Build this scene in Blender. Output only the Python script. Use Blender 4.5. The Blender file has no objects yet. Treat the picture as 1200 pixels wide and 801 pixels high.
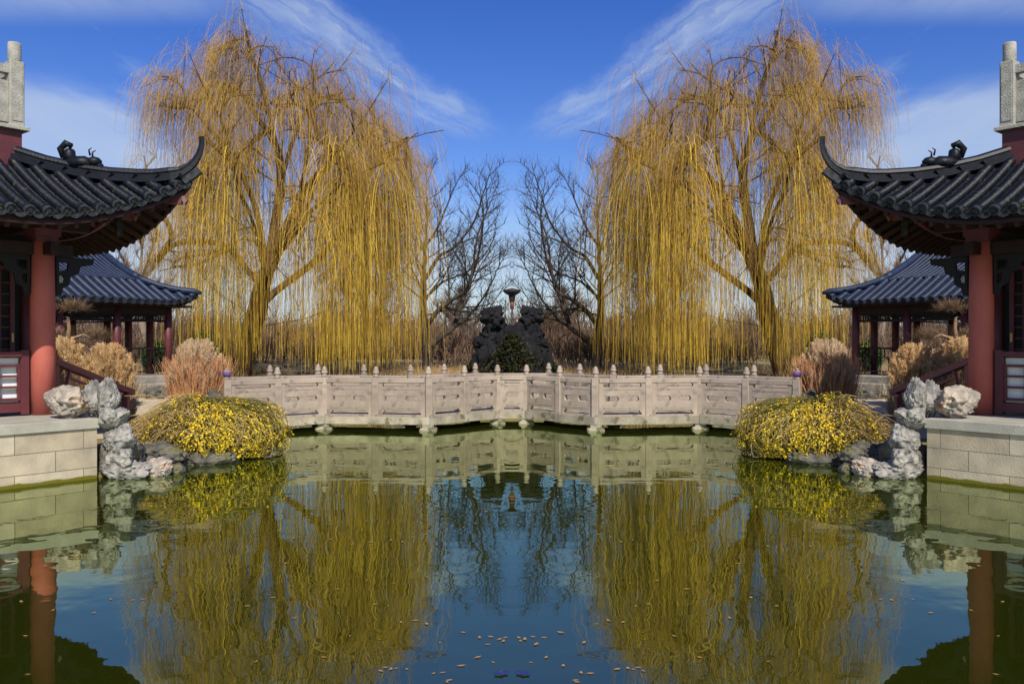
import bpy, math, random
import numpy as np
from mathutils import Vector, Matrix, noise as mnoise

random.seed(7)
rng = np.random.default_rng(7)
R = math.radians
S = bpy.context.scene
COL = S.collection
CAM_H = 2.05

# ------------------------------------------------------------------ materials
def new_mat(name):
    m = bpy.data.materials.new(name)
    m.use_nodes = True
    nt = m.node_tree
    b = nt.nodes['Principled BSDF']
    return m, nt, b

def mat(name, col, col2=None, rough=0.7, scale=4.0, detail=6.0, bump=0.0, bscale=None, spec=0.4,
        island=0.0, contrast=(0.35, 0.65), stretch=None, metallic=0.0, trans=0.0, spots=None, objrand=0.0):
    """noise-mixed two-tone material, with optional per-island variation, bump and a third spot colour"""
    m, nt, b = new_mat(name)
    N, L = nt.nodes, nt.links
    b.inputs['Roughness'].default_value = rough
    b.inputs['Specular IOR Level'].default_value = spec
    b.inputs['Metallic'].default_value = metallic
    tc = N.new('ShaderNodeTexCoord')
    vec = tc.outputs['Object']
    if stretch:
        mp = N.new('ShaderNodeMapping'); mp.inputs['Scale'].default_value = stretch
        L.new(vec, mp.inputs['Vector']); vec = mp.outputs['Vector']
    nz = N.new('ShaderNodeTexNoise')
    nz.inputs['Scale'].default_value = scale; nz.inputs['Detail'].default_value = detail
    nz.inputs['Roughness'].default_value = 0.62
    L.new(vec, nz.inputs['Vector'])
    rp = N.new('ShaderNodeValToRGB')
    rp.color_ramp.elements[0].position = contrast[0]; rp.color_ramp.elements[1].position = contrast[1]
    rp.color_ramp.elements[0].color = (*col, 1); rp.color_ramp.elements[1].color = (*(col2 or col), 1)
    L.new(nz.outputs['Fac'], rp.inputs['Fac'])
    out = rp.outputs['Color']
    if spots:
        sc, th, sp_col = spots
        n2 = N.new('ShaderNodeTexNoise'); n2.inputs['Scale'].default_value = sc; n2.inputs['Detail'].default_value = 4
        L.new(vec, n2.inputs['Vector'])
        r2 = N.new('ShaderNodeValToRGB'); r2.color_ramp.elements[0].position = th; r2.color_ramp.elements[1].position = th + 0.08
        L.new(n2.outputs['Fac'], r2.inputs['Fac'])
        mx = N.new('ShaderNodeMix'); mx.data_type = 'RGBA'
        mx.inputs[7].default_value = (*sp_col, 1)
        L.new(r2.outputs['Color'], mx.inputs[0]); L.new(out, mx.inputs[6]); out = mx.outputs[2]
    if island:
        g = N.new('ShaderNodeNewGeometry')
        mr = N.new('ShaderNodeMapRange')
        mr.inputs['To Min'].default_value = 1 - island; mr.inputs['To Max'].default_value = 1 + island
        L.new(g.outputs['Random Per Island'], mr.inputs['Value'])
        hs = N.new('ShaderNodeHueSaturation')
        L.new(mr.outputs['Result'], hs.inputs['Value']); L.new(out, hs.inputs['Color']); out = hs.outputs['Color']
    if objrand:
        oi = N.new('ShaderNodeObjectInfo'); mr2 = N.new('ShaderNodeMapRange')
        mr2.inputs['To Min'].default_value = 1 - objrand; mr2.inputs['To Max'].default_value = 1 + objrand
        L.new(oi.outputs['Random'], mr2.inputs['Value'])
        h2 = N.new('ShaderNodeHueSaturation'); L.new(mr2.outputs['Result'], h2.inputs['Value']); L.new(out, h2.inputs['Color']); out = h2.outputs['Color']
    L.new(out, b.inputs['Base Color'])
    if bump:
        nb = N.new('ShaderNodeTexNoise'); nb.inputs['Scale'].default_value = bscale or scale * 4
        nb.inputs['Detail'].default_value = 5
        L.new(vec, nb.inputs['Vector'])
        bp = N.new('ShaderNodeBump'); bp.inputs['Strength'].default_value = bump; bp.inputs['Distance'].default_value = 0.03
        L.new(nb.outputs['Fac'], bp.inputs['Height']); L.new(bp.outputs['Normal'], b.inputs['Normal'])
    if trans:
        tr = N.new('ShaderNodeBsdfTranslucent'); L.new(out, tr.inputs['Color'])
        ms = N.new('ShaderNodeMixShader'); ms.inputs['Fac'].default_value = trans
        o = N['Material Output']
        L.new(b.outputs[0], ms.inputs[1]); L.new(tr.outputs[0], ms.inputs[2]); L.new(ms.outputs[0], o.inputs['Surface'])
    return m

def wall_mat():
    """coursed pale sandstone blocks; local x runs along the wall, z up; green algae stain along the waterline"""
    m, nt, b = new_mat('coursed_stone')
    N, L = nt.nodes, nt.links
    tc = N.new('ShaderNodeTexCoord')
    sp = N.new('ShaderNodeSeparateXYZ'); L.new(tc.outputs['Object'], sp.inputs[0])
    cb = N.new('ShaderNodeCombineXYZ'); L.new(sp.outputs['Y'], cb.inputs['X']); L.new(sp.outputs['Z'], cb.inputs['Y'])
    br = N.new('ShaderNodeTexBrick')
    br.offset = 0.42; br.squash = 1.0
    br.inputs['Color1'].default_value = (0.34, 0.295, 0.225, 1); br.inputs['Color2'].default_value = (0.47, 0.425, 0.345, 1)
    br.inputs['Mortar'].default_value = (0.16, 0.15, 0.12, 1)
    br.inputs['Scale'].default_value = 1.0; br.inputs['Mortar Size'].default_value = 0.006
    br.inputs['Brick Width'].default_value = 0.95; br.inputs['Row Height'].default_value = 0.295
    br.inputs['Bias'].default_value = 0.1
    mp = N.new('ShaderNodeMapping'); mp.inputs['Location'].default_value = (0.2, -0.17, 0)
    L.new(cb.outputs[0], mp.inputs['Vector']); L.new(mp.outputs[0], br.inputs['Vector'])
    nz = N.new('ShaderNodeTexNoise'); nz.inputs['Scale'].default_value = 3.0; nz.inputs['Detail'].default_value = 8
    L.new(tc.outputs['Object'], nz.inputs['Vector'])
    rp = N.new('ShaderNodeValToRGB')
    rp.color_ramp.elements[0].position = 0.3; rp.color_ramp.elements[0].color = (0.62, 0.60, 0.58, 1)
    rp.color_ramp.elements[1].position = 0.68; rp.color_ramp.elements[1].color = (1.15, 1.08, 0.95, 1)
    L.new(nz.outputs['Fac'], rp.inputs['Fac'])
    mu = N.new('ShaderNodeMix'); mu.data_type = 'RGBA'; mu.blend_type = 'MULTIPLY'; mu.inputs[0].default_value = 0.8
    L.new(br.outputs['Color'], mu.inputs[6]); L.new(rp.outputs['Color'], mu.inputs[7])
    # algae
    ad = N.new('ShaderNodeMath'); ad.operation = 'MULTIPLY_ADD'; ad.inputs[1].default_value = 0.10; ad.inputs[2].default_value = -0.005
    L.new(nz.outputs['Fac'], ad.inputs[0])
    lt = N.new('ShaderNodeMapRange'); lt.interpolation_type = 'SMOOTHSTEP'
    su = N.new('ShaderNodeMath'); su.operation = 'SUBTRACT'
    L.new(sp.outputs['Z'], su.inputs[0]); L.new(ad.outputs[0], su.inputs[1])
    lt.inputs['From Min'].default_value = 0.02; lt.inputs['From Max'].default_value = -0.01
    L.new(su.outputs[0], lt.inputs['Value'])
    m2 = N.new('ShaderNodeMix'); m2.data_type = 'RGBA'; m2.inputs[7].default_value = (0.11, 0.10, 0.008, 1)
    L.new(lt.outputs['Result'], m2.inputs[0]); L.new(mu.outputs[2], m2.inputs[6])
    L.new(m2.outputs[2], b.inputs['Base Color'])
    b.inputs['Roughness'].default_value = 0.85; b.inputs['Specular IOR Level'].default_value = 0.25
    bp = N.new('ShaderNodeBump'); bp.inputs['Strength'].default_value = 0.5; bp.inputs['Distance'].default_value = 0.01
    L.new(br.outputs['Fac'], bp.inputs['Height']); bp.invert = True
    b2 = N.new('ShaderNodeBump'); b2.inputs['Strength'].default_value = 0.25; b2.inputs['Distance'].default_value = 0.02
    n3 = N.new('ShaderNodeTexNoise'); n3.inputs['Scale'].default_value = 30; L.new(tc.outputs['Object'], n3.inputs['Vector'])
    L.new(n3.outputs['Fac'], b2.inputs['Height']); L.new(bp.outputs[0], b2.inputs['Normal']); L.new(b2.outputs[0], b.inputs['Normal'])
    return m

def water_mat():
    m, nt, b = new_mat('pond_water')
    N, L = nt.nodes, nt.links
    N.remove(b)
    o = N['Material Output']
    df = N.new('ShaderNodeBsdfDiffuse'); df.inputs['Color'].default_value = (0.018, 0.024, 0.002, 1)
    gl = N.new('ShaderNodeBsdfGlossy'); gl.inputs['Color'].default_value = (0.80, 0.90, 0.62, 1); gl.inputs['Roughness'].default_value = 0.015
    fr = N.new('ShaderNodeFresnel'); fr.inputs['IOR'].default_value = 1.9
    mr = N.new('ShaderNodeMapRange'); mr.inputs['From Min'].default_value = 0.1; mr.inputs['From Max'].default_value = 0.75
    mr.inputs['To Min'].default_value = 0.30; mr.inputs['To Max'].default_value = 0.80
    L.new(fr.outputs[0], mr.inputs['Value'])
    tc = N.new('ShaderNodeTexCoord')
    sp = N.new('ShaderNodeSeparateXYZ'); L.new(tc.outputs['Object'], sp.inputs[0])
    ab = N.new('ShaderNodeMath'); ab.operation = 'ABSOLUTE'; L.new(sp.outputs['X'], ab.inputs[0])
    cb = N.new('ShaderNodeCombineXYZ'); L.new(ab.outputs[0], cb.inputs['X']); L.new(sp.outputs['Y'], cb.inputs['Y'])
    n1 = N.new('ShaderNodeTexNoise'); n1.inputs['Scale'].default_value = 1.5; n1.inputs['Detail'].default_value = 2.5
    n2 = N.new('ShaderNodeTexNoise'); n2.inputs['Scale'].default_value = 0.3; n2.inputs['Detail'].default_value = 1
    L.new(tc.outputs['Object'], n1.inputs['Vector']); L.new(cb.outputs[0], n2.inputs['Vector'])
    L.new(cb.outputs[0], n1.inputs['Vector'])
    mm = N.new('ShaderNodeMath'); mm.operation = 'MULTIPLY'
    L.new(n1.outputs['Fac'], mm.inputs[0]); L.new(n2.outputs['Fac'], mm.inputs[1])
    bp = N.new('ShaderNodeBump'); bp.inputs['Strength'].default_value = 0.10; bp.inputs['Distance'].default_value = 0.09
    L.new(mm.outputs[0], bp.inputs['Height'])
    L.new(bp.outputs[0], gl.inputs['Normal']); L.new(bp.outputs[0], fr.inputs['Normal'])
    ms = N.new('ShaderNodeMixShader')
    L.new(mr.outputs['Result'], ms.inputs['Fac']); L.new(df.outputs[0], ms.inputs[1]); L.new(gl.outputs[0], ms.inputs[2])
    L.new(ms.outputs[0], o.inputs['Surface'])
    return m

M = {}
M['bridge'] = mat('pink_granite', (0.245, 0.197, 0.158), (0.375, 0.308, 0.25), 0.8, 3.0, 8, bump=0.25, bscale=45, spec=0.25, spots=(5, 0.57, (0.20, 0.17, 0.145)), objrand=0.14, contrast=(0.3, 0.7))
M['deck'] = mat('weathered_granite', (0.20, 0.18, 0.135), (0.36, 0.32, 0.25), 0.85, 2.5, 8, bump=0.2, bscale=30, spec=0.2, spots=(4, 0.55, (0.12, 0.115, 0.07)), objrand=0.1)
M['wall'] = wall_mat()
M['cap'] = mat('grey_capstone', (0.28, 0.27, 0.225), (0.38, 0.36, 0.305), 0.85, 2.5, 7, bump=0.2, bscale=40, spec=0.25)
M['red'] = mat('red_lacquer', (0.33, 0.075, 0.055), (0.45, 0.12, 0.09), 0.6, 3.5, 9, spec=0.3, contrast=(0.25, 0.7), stretch=(1, 1, 0.3), bump=0.12, bscale=25, spots=(5, 0.66, (0.27, 0.07, 0.055)))
M['rail_red'] = mat('rail_red_paint', (0.17, 0.042, 0.048), (0.22, 0.06, 0.065), 0.45, 3.0, 5, spec=0.5)
M['maroon'] = mat('maroon_paint', (0.085, 0.020, 0.025), (0.12, 0.03, 0.034), 0.5, 3.0, 5, spec=0.4)
M['darkwood'] = mat('dark_red_wood', (0.016, 0.006, 0.0055), (0.028, 0.010, 0.009), 0.6, 4.0, 5, spec=0.3)
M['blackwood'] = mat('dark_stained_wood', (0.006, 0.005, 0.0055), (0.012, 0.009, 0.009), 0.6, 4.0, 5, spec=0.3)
M['rafter'] = mat('brown_rafter', (0.028, 0.011, 0.008), (0.045, 0.02, 0.013), 0.7, 4.0, 5, spec=0.2)
M['tile'] = mat('slate_roof_tile', (0.003, 0.0042, 0.0075), (0.008, 0.010, 0.016), 0.42, 5.0, 6, bump=0.25, bscale=40, spec=0.18, spots=(9, 0.62, (0.040, 0.044, 0.018)))
M['tile_end'] = mat('grey_eave_tile', (0.009, 0.011, 0.015), (0.045, 0.05, 0.055), 0.6, 16.0, 6, bump=0.5, bscale=60, spec=0.2)
M['ridge'] = mat('dark_ridge_tile', (0.003, 0.004, 0.008), (0.008, 0.010, 0.016), 0.45, 5.0, 6, bump=0.15, bscale=30, spec=0.2)
M['tile_blue'] = mat('blue_roof_tile', (0.009, 0.016, 0.040), (0.018, 0.030, 0.066), 0.5, 5.0, 6, bump=0.15, bscale=30, spec=0.28)
M['stone_grey'] = mat('grey_carved_stone', (0.24, 0.24, 0.21), (0.38, 0.37, 0.32), 0.85, 6.0, 8, bump=0.5, bscale=50, spec=0.2)
M['white'] = mat('white_board', (0.70, 0.70, 0.68), (0.78, 0.78, 0.76), 0.7, 3.0, 4, spec=0.3)
M['tan_wall'] = mat('ochre_wall', (0.33, 0.19, 0.09), (0.42, 0.26, 0.13), 0.85, 3.0, 6, spec=0.2)
M['rock'] = mat('pale_limestone', (0.07, 0.067, 0.064), (0.31, 0.295, 0.27), 0.9, 5.0, 10, bump=0.9, bscale=12, spec=0.2, contrast=(0.32, 0.58), spots=(6.0, 0.66, (0.25, 0.17, 0.10)))
M['rock_tan'] = mat('tan_limestone', (0.15, 0.135, 0.12), (0.42, 0.36, 0.30), 0.9, 5.0, 10, bump=0.9, bscale=12, spec=0.2, contrast=(0.32, 0.6), spots=(4.5, 0.58, (0.36, 0.22, 0.13)))
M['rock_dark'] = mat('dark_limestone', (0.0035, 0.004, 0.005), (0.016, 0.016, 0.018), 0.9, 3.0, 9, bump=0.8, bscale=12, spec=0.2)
M['bank_rock'] = mat('mossy_bank_stone', (0.045, 0.042, 0.036), (0.16, 0.15, 0.125), 0.9, 4.0, 9, bump=0.7, bscale=14, spec=0.2, spots=(5, 0.58, (0.13, 0.12, 0.03)))
M['plume'] = mat('cream_plume', (0.88, 0.68, 0.45), (0.95, 0.82, 0.62), 0.9, 3.0, 3, island=0.12, spec=0.1, trans=0.6)
M['plume_gold'] = mat('golden_plume', (0.90, 0.66, 0.36), (0.95, 0.78, 0.50), 0.9, 3.0, 3, island=0.12, spec=0.1, trans=0.6)
M['blade_red'] = mat('rust_grass_blade', (0.60, 0.27, 0.12), (0.74, 0.42, 0.21), 0.8, 3.0, 3, island=0.25, spec=0.15, trans=0.2)
M['blade_tan'] = mat('straw_grass_blade', (0.46, 0.30, 0.13), (0.60, 0.42, 0.22), 0.8, 3.0, 3, island=0.25, spec=0.15, trans=0.2)
M['jas_stem'] = mat('olive_jasmine_stem', (0.095, 0.095, 0.022), (0.27, 0.20, 0.07), 0.8, 2.0, 3, island=0.3, spec=0.2)
M['jas_flower'] = mat('yellow_jasmine_flower', (0.80, 0.53, 0.01), (0.88, 0.66, 0.02), 0.7, 3.0, 3, island=0.15, spec=0.2, trans=0.25)
M['strand'] = mat('golden_willow_twig', (0.40, 0.245, 0.028), (0.68, 0.46, 0.055), 0.7, 0.5, 4, island=0.45, spec=0.2, contrast=(0.42, 0.6))
M['strand_brown'] = mat('brown_willow_twig', (0.28, 0.165, 0.036), (0.48, 0.30, 0.062), 0.7, 0.35, 3, island=0.3, spec=0.2, contrast=(0.42, 0.6))
M['w_bark'] = mat('willow_bark', (0.05, 0.031, 0.017), (0.14, 0.088, 0.04), 0.9, 2.0, 8, bump=0.9, bscale=9, spec=0.15, stretch=(1, 1, 0.25))
M['bark'] = mat('dark_grey_bark', (0.035, 0.028, 0.022), (0.075, 0.06, 0.045), 0.9, 3.0, 8, bump=0.7, bscale=14, spec=0.15, stretch=(1, 1, 0.3), spots=(2.2, 0.62, (0.20, 0.17, 0.13)))
M['bark_pale'] = mat('pale_trunk_bark', (0.14, 0.12, 0.10), (0.30, 0.27, 0.23), 0.9, 3.0, 8, bump=0.7, bscale=14, spec=0.15)
M['far_twig'] = mat('pale_far_twig', (0.17, 0.13, 0.10), (0.27, 0.21, 0.16), 0.9, 0.4, 3, island=0.25, spec=0.1)
M['thicket'] = mat('brown_thicket_twig', (0.10, 0.065, 0.045), (0.19, 0.125, 0.085), 0.9, 0.25, 3, island=0.55, spec=0.1)
M['bonsai'] = mat('brown_pruned_twig', (0.16, 0.10, 0.06), (0.26, 0.18, 0.11), 0.9, 3.0, 3, island=0.3, spec=0.1)
M['leaf_green'] = mat('evergreen_leaf', (0.02, 0.045, 0.008), (0.06, 0.10, 0.02), 0.6, 2.0, 3, island=0.4, spec=0.3)
M['leaf_olive'] = mat('dark_olive_leaf', (0.014, 0.016, 0.004), (0.034, 0.034, 0.008), 0.7, 2.0, 3, island=0.4, spec=0.2)
M['leaf_dry'] = mat('dry_fallen_leaf', (0.20, 0.11, 0.035), (0.36, 0.22, 0.085), 0.7, 8.0, 3, island=0.2, spec=0.3)
M['purple'] = mat('purple_cloth', (0.08, 0.035, 0.20), (0.13, 0.06, 0.28), 0.7, 8.0, 3, spec=0.3)
M['blue_scrap'] = mat('blue_film', (0.015, 0.018, 0.09), (0.03, 0.035, 0.15), 0.4, 8.0, 3, spec=0.5)
M['brass'] = mat('brass', (0.5, 0.36, 0.12), (0.5, 0.36, 0.12), 0.4, 8.0, 3, metallic=0.8)
M['iron'] = mat('dark_iron', (0.014, 0.013, 0.014), (0.03, 0.026, 0.024), 0.6, 8.0, 3, spec=0.4)
M['rust'] = mat('rusty_collar', (0.20, 0.06, 0.03), (0.28, 0.09, 0.04), 0.7, 8.0, 3)
M['path'] = mat('pale_gravel', (0.40, 0.33, 0.22), (0.52, 0.44, 0.31), 0.95, 12.0, 8, bump=0.4, bscale=80, spec=0.1)
M['ground'] = mat('dry_grass_ground', (0.16, 0.12, 0.055), (0.27, 0.21, 0.11), 0.95, 1.2, 9, bump=0.6, bscale=18, spec=0.1, spots=(0.7, 0.58, (0.09, 0.10, 0.03)))
M['step'] = mat('grey_step_stone', (0.20, 0.19, 0.16), (0.33, 0.30, 0.25), 0.9, 3.0, 8, bump=0.5, bscale=20, spec=0.2)
M['water'] = water_mat()

# ------------------------------------------------------------------ mesh builder
class MB:
    def __init__(self):
        self.v = []; self.f = []
    def add(self, vs, fs):
        o = len(self.v)
        self.v.extend([tuple(p) for p in vs])
        self.f.extend([tuple(i + o for i in f) for f in fs])
    def bar(self, p0, p1, w, h, up=(0, 0, 1), taper=1.0):
        p0, p1, up = Vector(p0), Vector(p1), Vector(up)
        t = (p1 - p0).normalized()
        s = t.cross(up)
        if s.length < 1e-4: s = t.cross(Vector((1, 0, 0)))
        s.normalize(); u = s.cross(t).normalized()
        vs = []
        for p, k in ((p0, 1.0), (p1, taper)):
            for a, b in ((-1, -1), (1, -1), (1, 1), (-1, 1)):
                vs.append(p + s * (a * w / 2 * k) + u * (b * h / 2 * k))
        self.add(vs, [(0, 1, 2, 3), (7, 6, 5, 4), (0, 4, 5, 1), (1, 5, 6, 2), (2, 6, 7, 3), (3, 7, 4, 0)])
    def box(self, x0, x1, y0, y1, z0, z1, b=0.0):
        if b <= 0:
            vs = [(x0, y0, z0), (x1, y0, z0), (x1, y1, z0), (x0, y1, z0), (x0, y0, z1), (x1, y0, z1), (x1, y1, z1), (x0, y1, z1)]
            self.add(vs, [(3, 2, 1, 0), (4, 5, 6, 7), (0, 1, 5, 4), (1, 2, 6, 5), (2, 3, 7, 6), (3, 0, 4, 7)])
        else:   # chamfered vertical section
            poly = lambda i: [(x0 + i, y0), (x1 - i, y0), (x1, y0 + i), (x1, y1 - i), (x1 - i, y1), (x0 + i, y1), (x0, y1 - i), (x0, y0 + i)]
            inn = [(x0 + b, y0 + b), (x1 - b, y0 + b), (x1 - b, y0 + b), (x1 - b, y1 - b), (x1 - b, y1 - b), (x0 + b, y1 - b), (x0 + b, y1 - b), (x0 + b, y0 + b)]
            rings = [[(x, y, z0) for x, y in poly(b)], [(x, y, z1 - b) for x, y in poly(b)], [(x, y, z1) for x, y in inn]]
            vs = [p for r in rings for p in r]; fs = []
            for k in range(2):
                for i in range(8):
                    j = (i + 1) % 8
                    fs.append((k * 8 + i, k * 8 + j, k * 8 + 8 + j, k * 8 + 8 + i))
            fs.append((16, 18, 20, 22)); fs.append(tuple(reversed(range(8))))
            self.add(vs, fs)
    def tube(self, pts, rad, n=8, cap=True):
        pts = [Vector(p) for p in pts]
        k = len(pts)
        if not hasattr(rad, '__len__'): rad = [rad] * k
        t = (pts[1] - pts[0]).normalized()
        a = Vector((0, 0, 1)) if abs(t.z) < 0.9 else Vector((1, 0, 0))
        s = t.cross(a).normalized()
        vs = []
        for i, p in enumerate(pts):
            t = (pts[min(i + 1, k - 1)] - pts[max(i - 1, 0)])
            if t.length < 1e-9: t = Vector((0, 0, 1))
            t.normalize()
            s = (s - t * s.dot(t))
            if s.length < 1e-6: s = t.orthogonal()
            s.normalize(); u = t.cross(s)
            for j in range(n):
                an = 2 * math.pi * j / n
                vs.append(p + (s * math.cos(an) + u * math.sin(an)) * rad[i])
        fs = [(i * n + j, i * n + (j + 1) % n, (i + 1) * n + (j + 1) % n, (i + 1) * n + j) for i in range(k - 1) for j in range(n)]
        if cap:
            fs.append(tuple(reversed(range(n)))); fs.append(tuple((k - 1) * n + j for j in range(n)))
        self.add(vs, fs)
    def lathe(self, prof, c=(0, 0, 0), n=20):
        vs, fs = [], []
        for r, z in prof:
            for j in range(n):
                a = 2 * math.pi * j / n
                vs.append((c[0] + r * math.cos(a), c[1] + r * math.sin(a), c[2] + z))
        for i in range(len(prof) - 1):
            for j in range(n):
                fs.append((i * n + j, i * n + (j + 1) % n, (i + 1) * n + (j + 1) % n, (i + 1) * n + j))
        fs.append(tuple(reversed(range(n)))); fs.append(tuple((len(prof) - 1) * n + j for j in range(n)))
        self.add(vs, fs)
    def prism(self, poly, z0, z1):
        n = len(poly)
        vs = [(x, y, z0) for x, y in poly] + [(x, y, z1) for x, y in poly]
        fs = [tuple(reversed(range(n))), tuple(range(n, 2 * n))] + [(i, (i + 1) % n, n + (i + 1) % n, n + i) for i in range(n)]
        self.add(vs, fs)
    def mesh(self, name, m, smooth=False):
        me = bpy.data.meshes.new(name)
        me.from_pydata(self.v, [], self.f); me.update()
        me.materials.append(m)
        if smooth: me.polygons.foreach_set('use_smooth', [True] * len(me.polygons))
        return me
    def build(self, name, m, parent=None, smooth=False):
        return link(name, self.mesh(name, m, smooth), parent)

def link(name, me, parent=None):
    o = bpy.data.objects.new(name, me)
    COL.objects.link(o)
    if parent is not None: o.parent = parent
    return o

def np_mesh(name, V, F, m, smooth=False):
    """V (n,3), F (k,3|4) arrays"""
    V = np.asarray(V, dtype=np.float32); F = np.asarray(F, dtype=np.int32)
    me = bpy.data.meshes.new(name)
    me.vertices.add(len(V)); me.vertices.foreach_set('co', V.ravel())
    k = F.shape[1]
    me.loops.add(F.size); me.loops.foreach_set('vertex_index', F.ravel())
    me.polygons.add(len(F))
    me.polygons.foreach_set('loop_start', np.arange(0, F.size, k, dtype=np.int32))
    me.polygons.foreach_set('loop_total', np.full(len(F), k, dtype=np.int32))
    me.materials.append(m)
    me.update(calc_edges=True)
    me.validate()
    if smooth: me.polygons.foreach_set('use_smooth', [True] * len(me.polygons))
    return me

def tag(o, label=None, cat=None, group=None, kind=None):
    if label: o['label'] = label
    if cat: o['category'] = cat
    if group: o['group'] = group
    if kind: o['kind'] = kind
    return o

def empty(name, loc, rz=0.0, label=None, cat=None, group=None):
    o = bpy.data.objects.new(name, None)
    COL.objects.link(o)
    o.location = loc; o.rotation_euler = (0, 0, rz)
    o.empty_display_size = 0.2
    return tag(o, label, cat, group)

KIDS = {}
def kids(o):
    return [c for c in COL.objects if c.parent == o]

def mirror(o, label=None):
    """the twin of a thing on the other side of the pond: thing, parts and sub-parts copied one by one"""
    def cp(src, par):
        c = src.copy(); COL.objects.link(c); c.parent = par
        for ch in kids(src): cp(ch, c)
        return c
    c = cp(o, None)
    c.location.x = -o.location.x
    c.rotation_euler = (o.rotation_euler.x, -o.rotation_euler.y, -o.rotation_euler.z)
    c.scale.x = -o.scale.x
    c['label'] = label or o['label'].replace('left', '\0').replace('right', 'left').replace('\0', 'right')
    return c

def px(x, y, Y):
    """photograph pixel at depth Y -> world"""
    return Vector(((x - 600) / 1000 * Y, Y, CAM_H + (400.5 - y) / 1000 * Y))

# ------------------------------------------------------------------ pond and ground
D = Vector((0.622, 0.783)); NN = Vector((0.783, -0.622))     # along the terrace wall, and out of it
CORNER = Vector((-6.25, 12.85))
_half = [(-14.0, -7.0), (-13.2, 4.1), (-6.25, 12.85), (-6.15, 13.5), (-5.75, 14.2), (-5.0, 15.0), (-4.5, 16.2), (-5.0, 17.6), (-5.7, 18.6),
         (-7.2, 20.2), (-8.0, 22.5), (-6.5, 25.0), (-3.5, 26.3), (-1.0, 26.6)]
POND = _half + [(-x, y) for x, y in reversed(_half)]

def pond_sd(x, y):
    x = np.asarray(x, float); y = np.asarray(y, float)
    d = np.full(x.shape, 1e9); ins = np.zeros(x.shape, bool)
    P = POND
    for i in range(len(P)):
        ax, ay = P[i]; bx, by = P[(i + 1) % len(P)]
        ex, ey = bx - ax, by - ay
        t = np.clip(((x - ax) * ex + (y - ay) * ey) / (ex * ex + ey * ey), 0, 1)
        d = np.minimum(d, np.hypot(x - ax - t * ex, y - ay - t * ey))
        c = ((ay > y) != (by > y))
        xi = ax + (y - ay) / (by - ay if by != ay else 1e-9) * ex
        ins ^= c & (x < xi)
    return np.where(ins, -d, d)

def gh(x, y):
    x = np.asarray(x, float); y = np.asarray(y, float)
    sd = pond_sd(x, y)
    h = 0.38 + np.clip((y - 20) * 0.018, 0, 0.9)
    t = np.clip((sd + 0.35) / 0.6, 0, 1); t = t * t * (3 - 2 * t)
    return -0.75 + (h + 0.75) * t

def build_ground():
    fx = np.arange(-17, 17.01, 0.25)
    out = np.array([18, 20, 24, 30, 40, 60, 100, 200, 400, 900, 2000.0])
    xs = np.concatenate([-out[::-1], fx, out])
    ys = np.concatenate([[-2000, -900, -300, -100, -40, -20, -12], np.arange(-9, 30.01, 0.25), [31, 33, 36, 40, 45, 50, 60, 75, 100, 150, 250, 500, 1000, 2500.0]])
    X, Y = np.meshgrid(xs, ys)
    Z = gh(X.ravel(), Y.ravel())
    V = np.c_[X.ravel(), Y.ravel(), Z]
    nx, ny = len(xs), len(ys)
    i, j = np.meshgrid(np.arange(nx - 1), np.arange(ny - 1))
    a = (j * nx + i).ravel()
    F = np.c_[a, a + 1, a + nx + 1, a + nx]
    tag(link('ground', np_mesh('ground', V, F, M['ground'], True)), kind='structure')
    w = MB(); w.add([(-20, -10, 0), (20, -10, 0), (20, 28, 0), (-20, 28, 0)], [(0, 1, 2, 3)])
    tag(w.build('water', M['water']), kind='structure')
    # gravel path from the bridge and the terrace steps back to the hall
    for s in (-1, 1):
        vs, fs = [], []
        line = [(-7.3, 14.6, 1.5), (-7.4, 16.5, 1.5), (-7.9, 18.5, 1.6), (-8.8, 20.5, 1.5), (-9.9, 22.7, 1.4), (-10.9, 24.6, 1.3)]
        for k in range(len(line) - 1):
            for q in range(4):
                t = q / 4; a, b = line[k], line[k + 1]
                cx, cy, hw = [a[m] * (1 - t) + b[m] * t for m in range(3)]
                for c in range(7):
                    x = s * (cx + (c / 6 - 0.5) * 2 * hw * (0.95 + 0.05 * math.sin(k * 4 + q * 1.7)))
                    vs.append((x, cy, float(gh(x, cy)) + 0.012))
        n = len(vs) // 7
        for r in range(n - 1):
            for c in range(6):
                f = (r * 7 + c, r * 7 + c + 1, r * 7 + c + 8, r * 7 + c + 7)
                fs.append(f if s > 0 else f)
        b = MB(); b.add(vs, fs)
        tag(b.build('path', M['path']), kind='structure')
build_ground()

# ------------------------------------------------------------------ 2-D outlines with holes -> plates
def plate(loops, thick, bevel=0.0):
    """filled 2-D outline (x, z) with holes, extruded to a plate standing in the xz plane; returns verts, faces"""
    cu = bpy.data.curves.new('outline', 'CURVE'); cu.dimensions = '2D'; cu.fill_mode = 'BOTH'
    cu.extrude = thick / 2 - bevel; cu.bevel_depth = bevel; cu.bevel_resolution = 0
    for lp in loops:
        sp = cu.splines.new('POLY'); sp.points.add(len(lp) - 1); sp.use_cyclic_u = True
        for p, (x, z) in zip(sp.points, lp): p.co = (x, z, 0, 1)
    o = bpy.data.objects.new('outline', cu); COL.objects.link(o)
    dg = bpy.context.evaluated_depsgraph_get()
    me = bpy.data.meshes.new_from_object(o.evaluated_get(dg))
    vs = [(v.co.x, -v.co.z, v.co.y) for v in me.vertices]
    fs = [tuple(p.vertices) for p in me.polygons]
    bpy.data.objects.remove(o); bpy.data.curves.remove(cu); bpy.data.meshes.remove(me)
    return vs, fs

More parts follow.
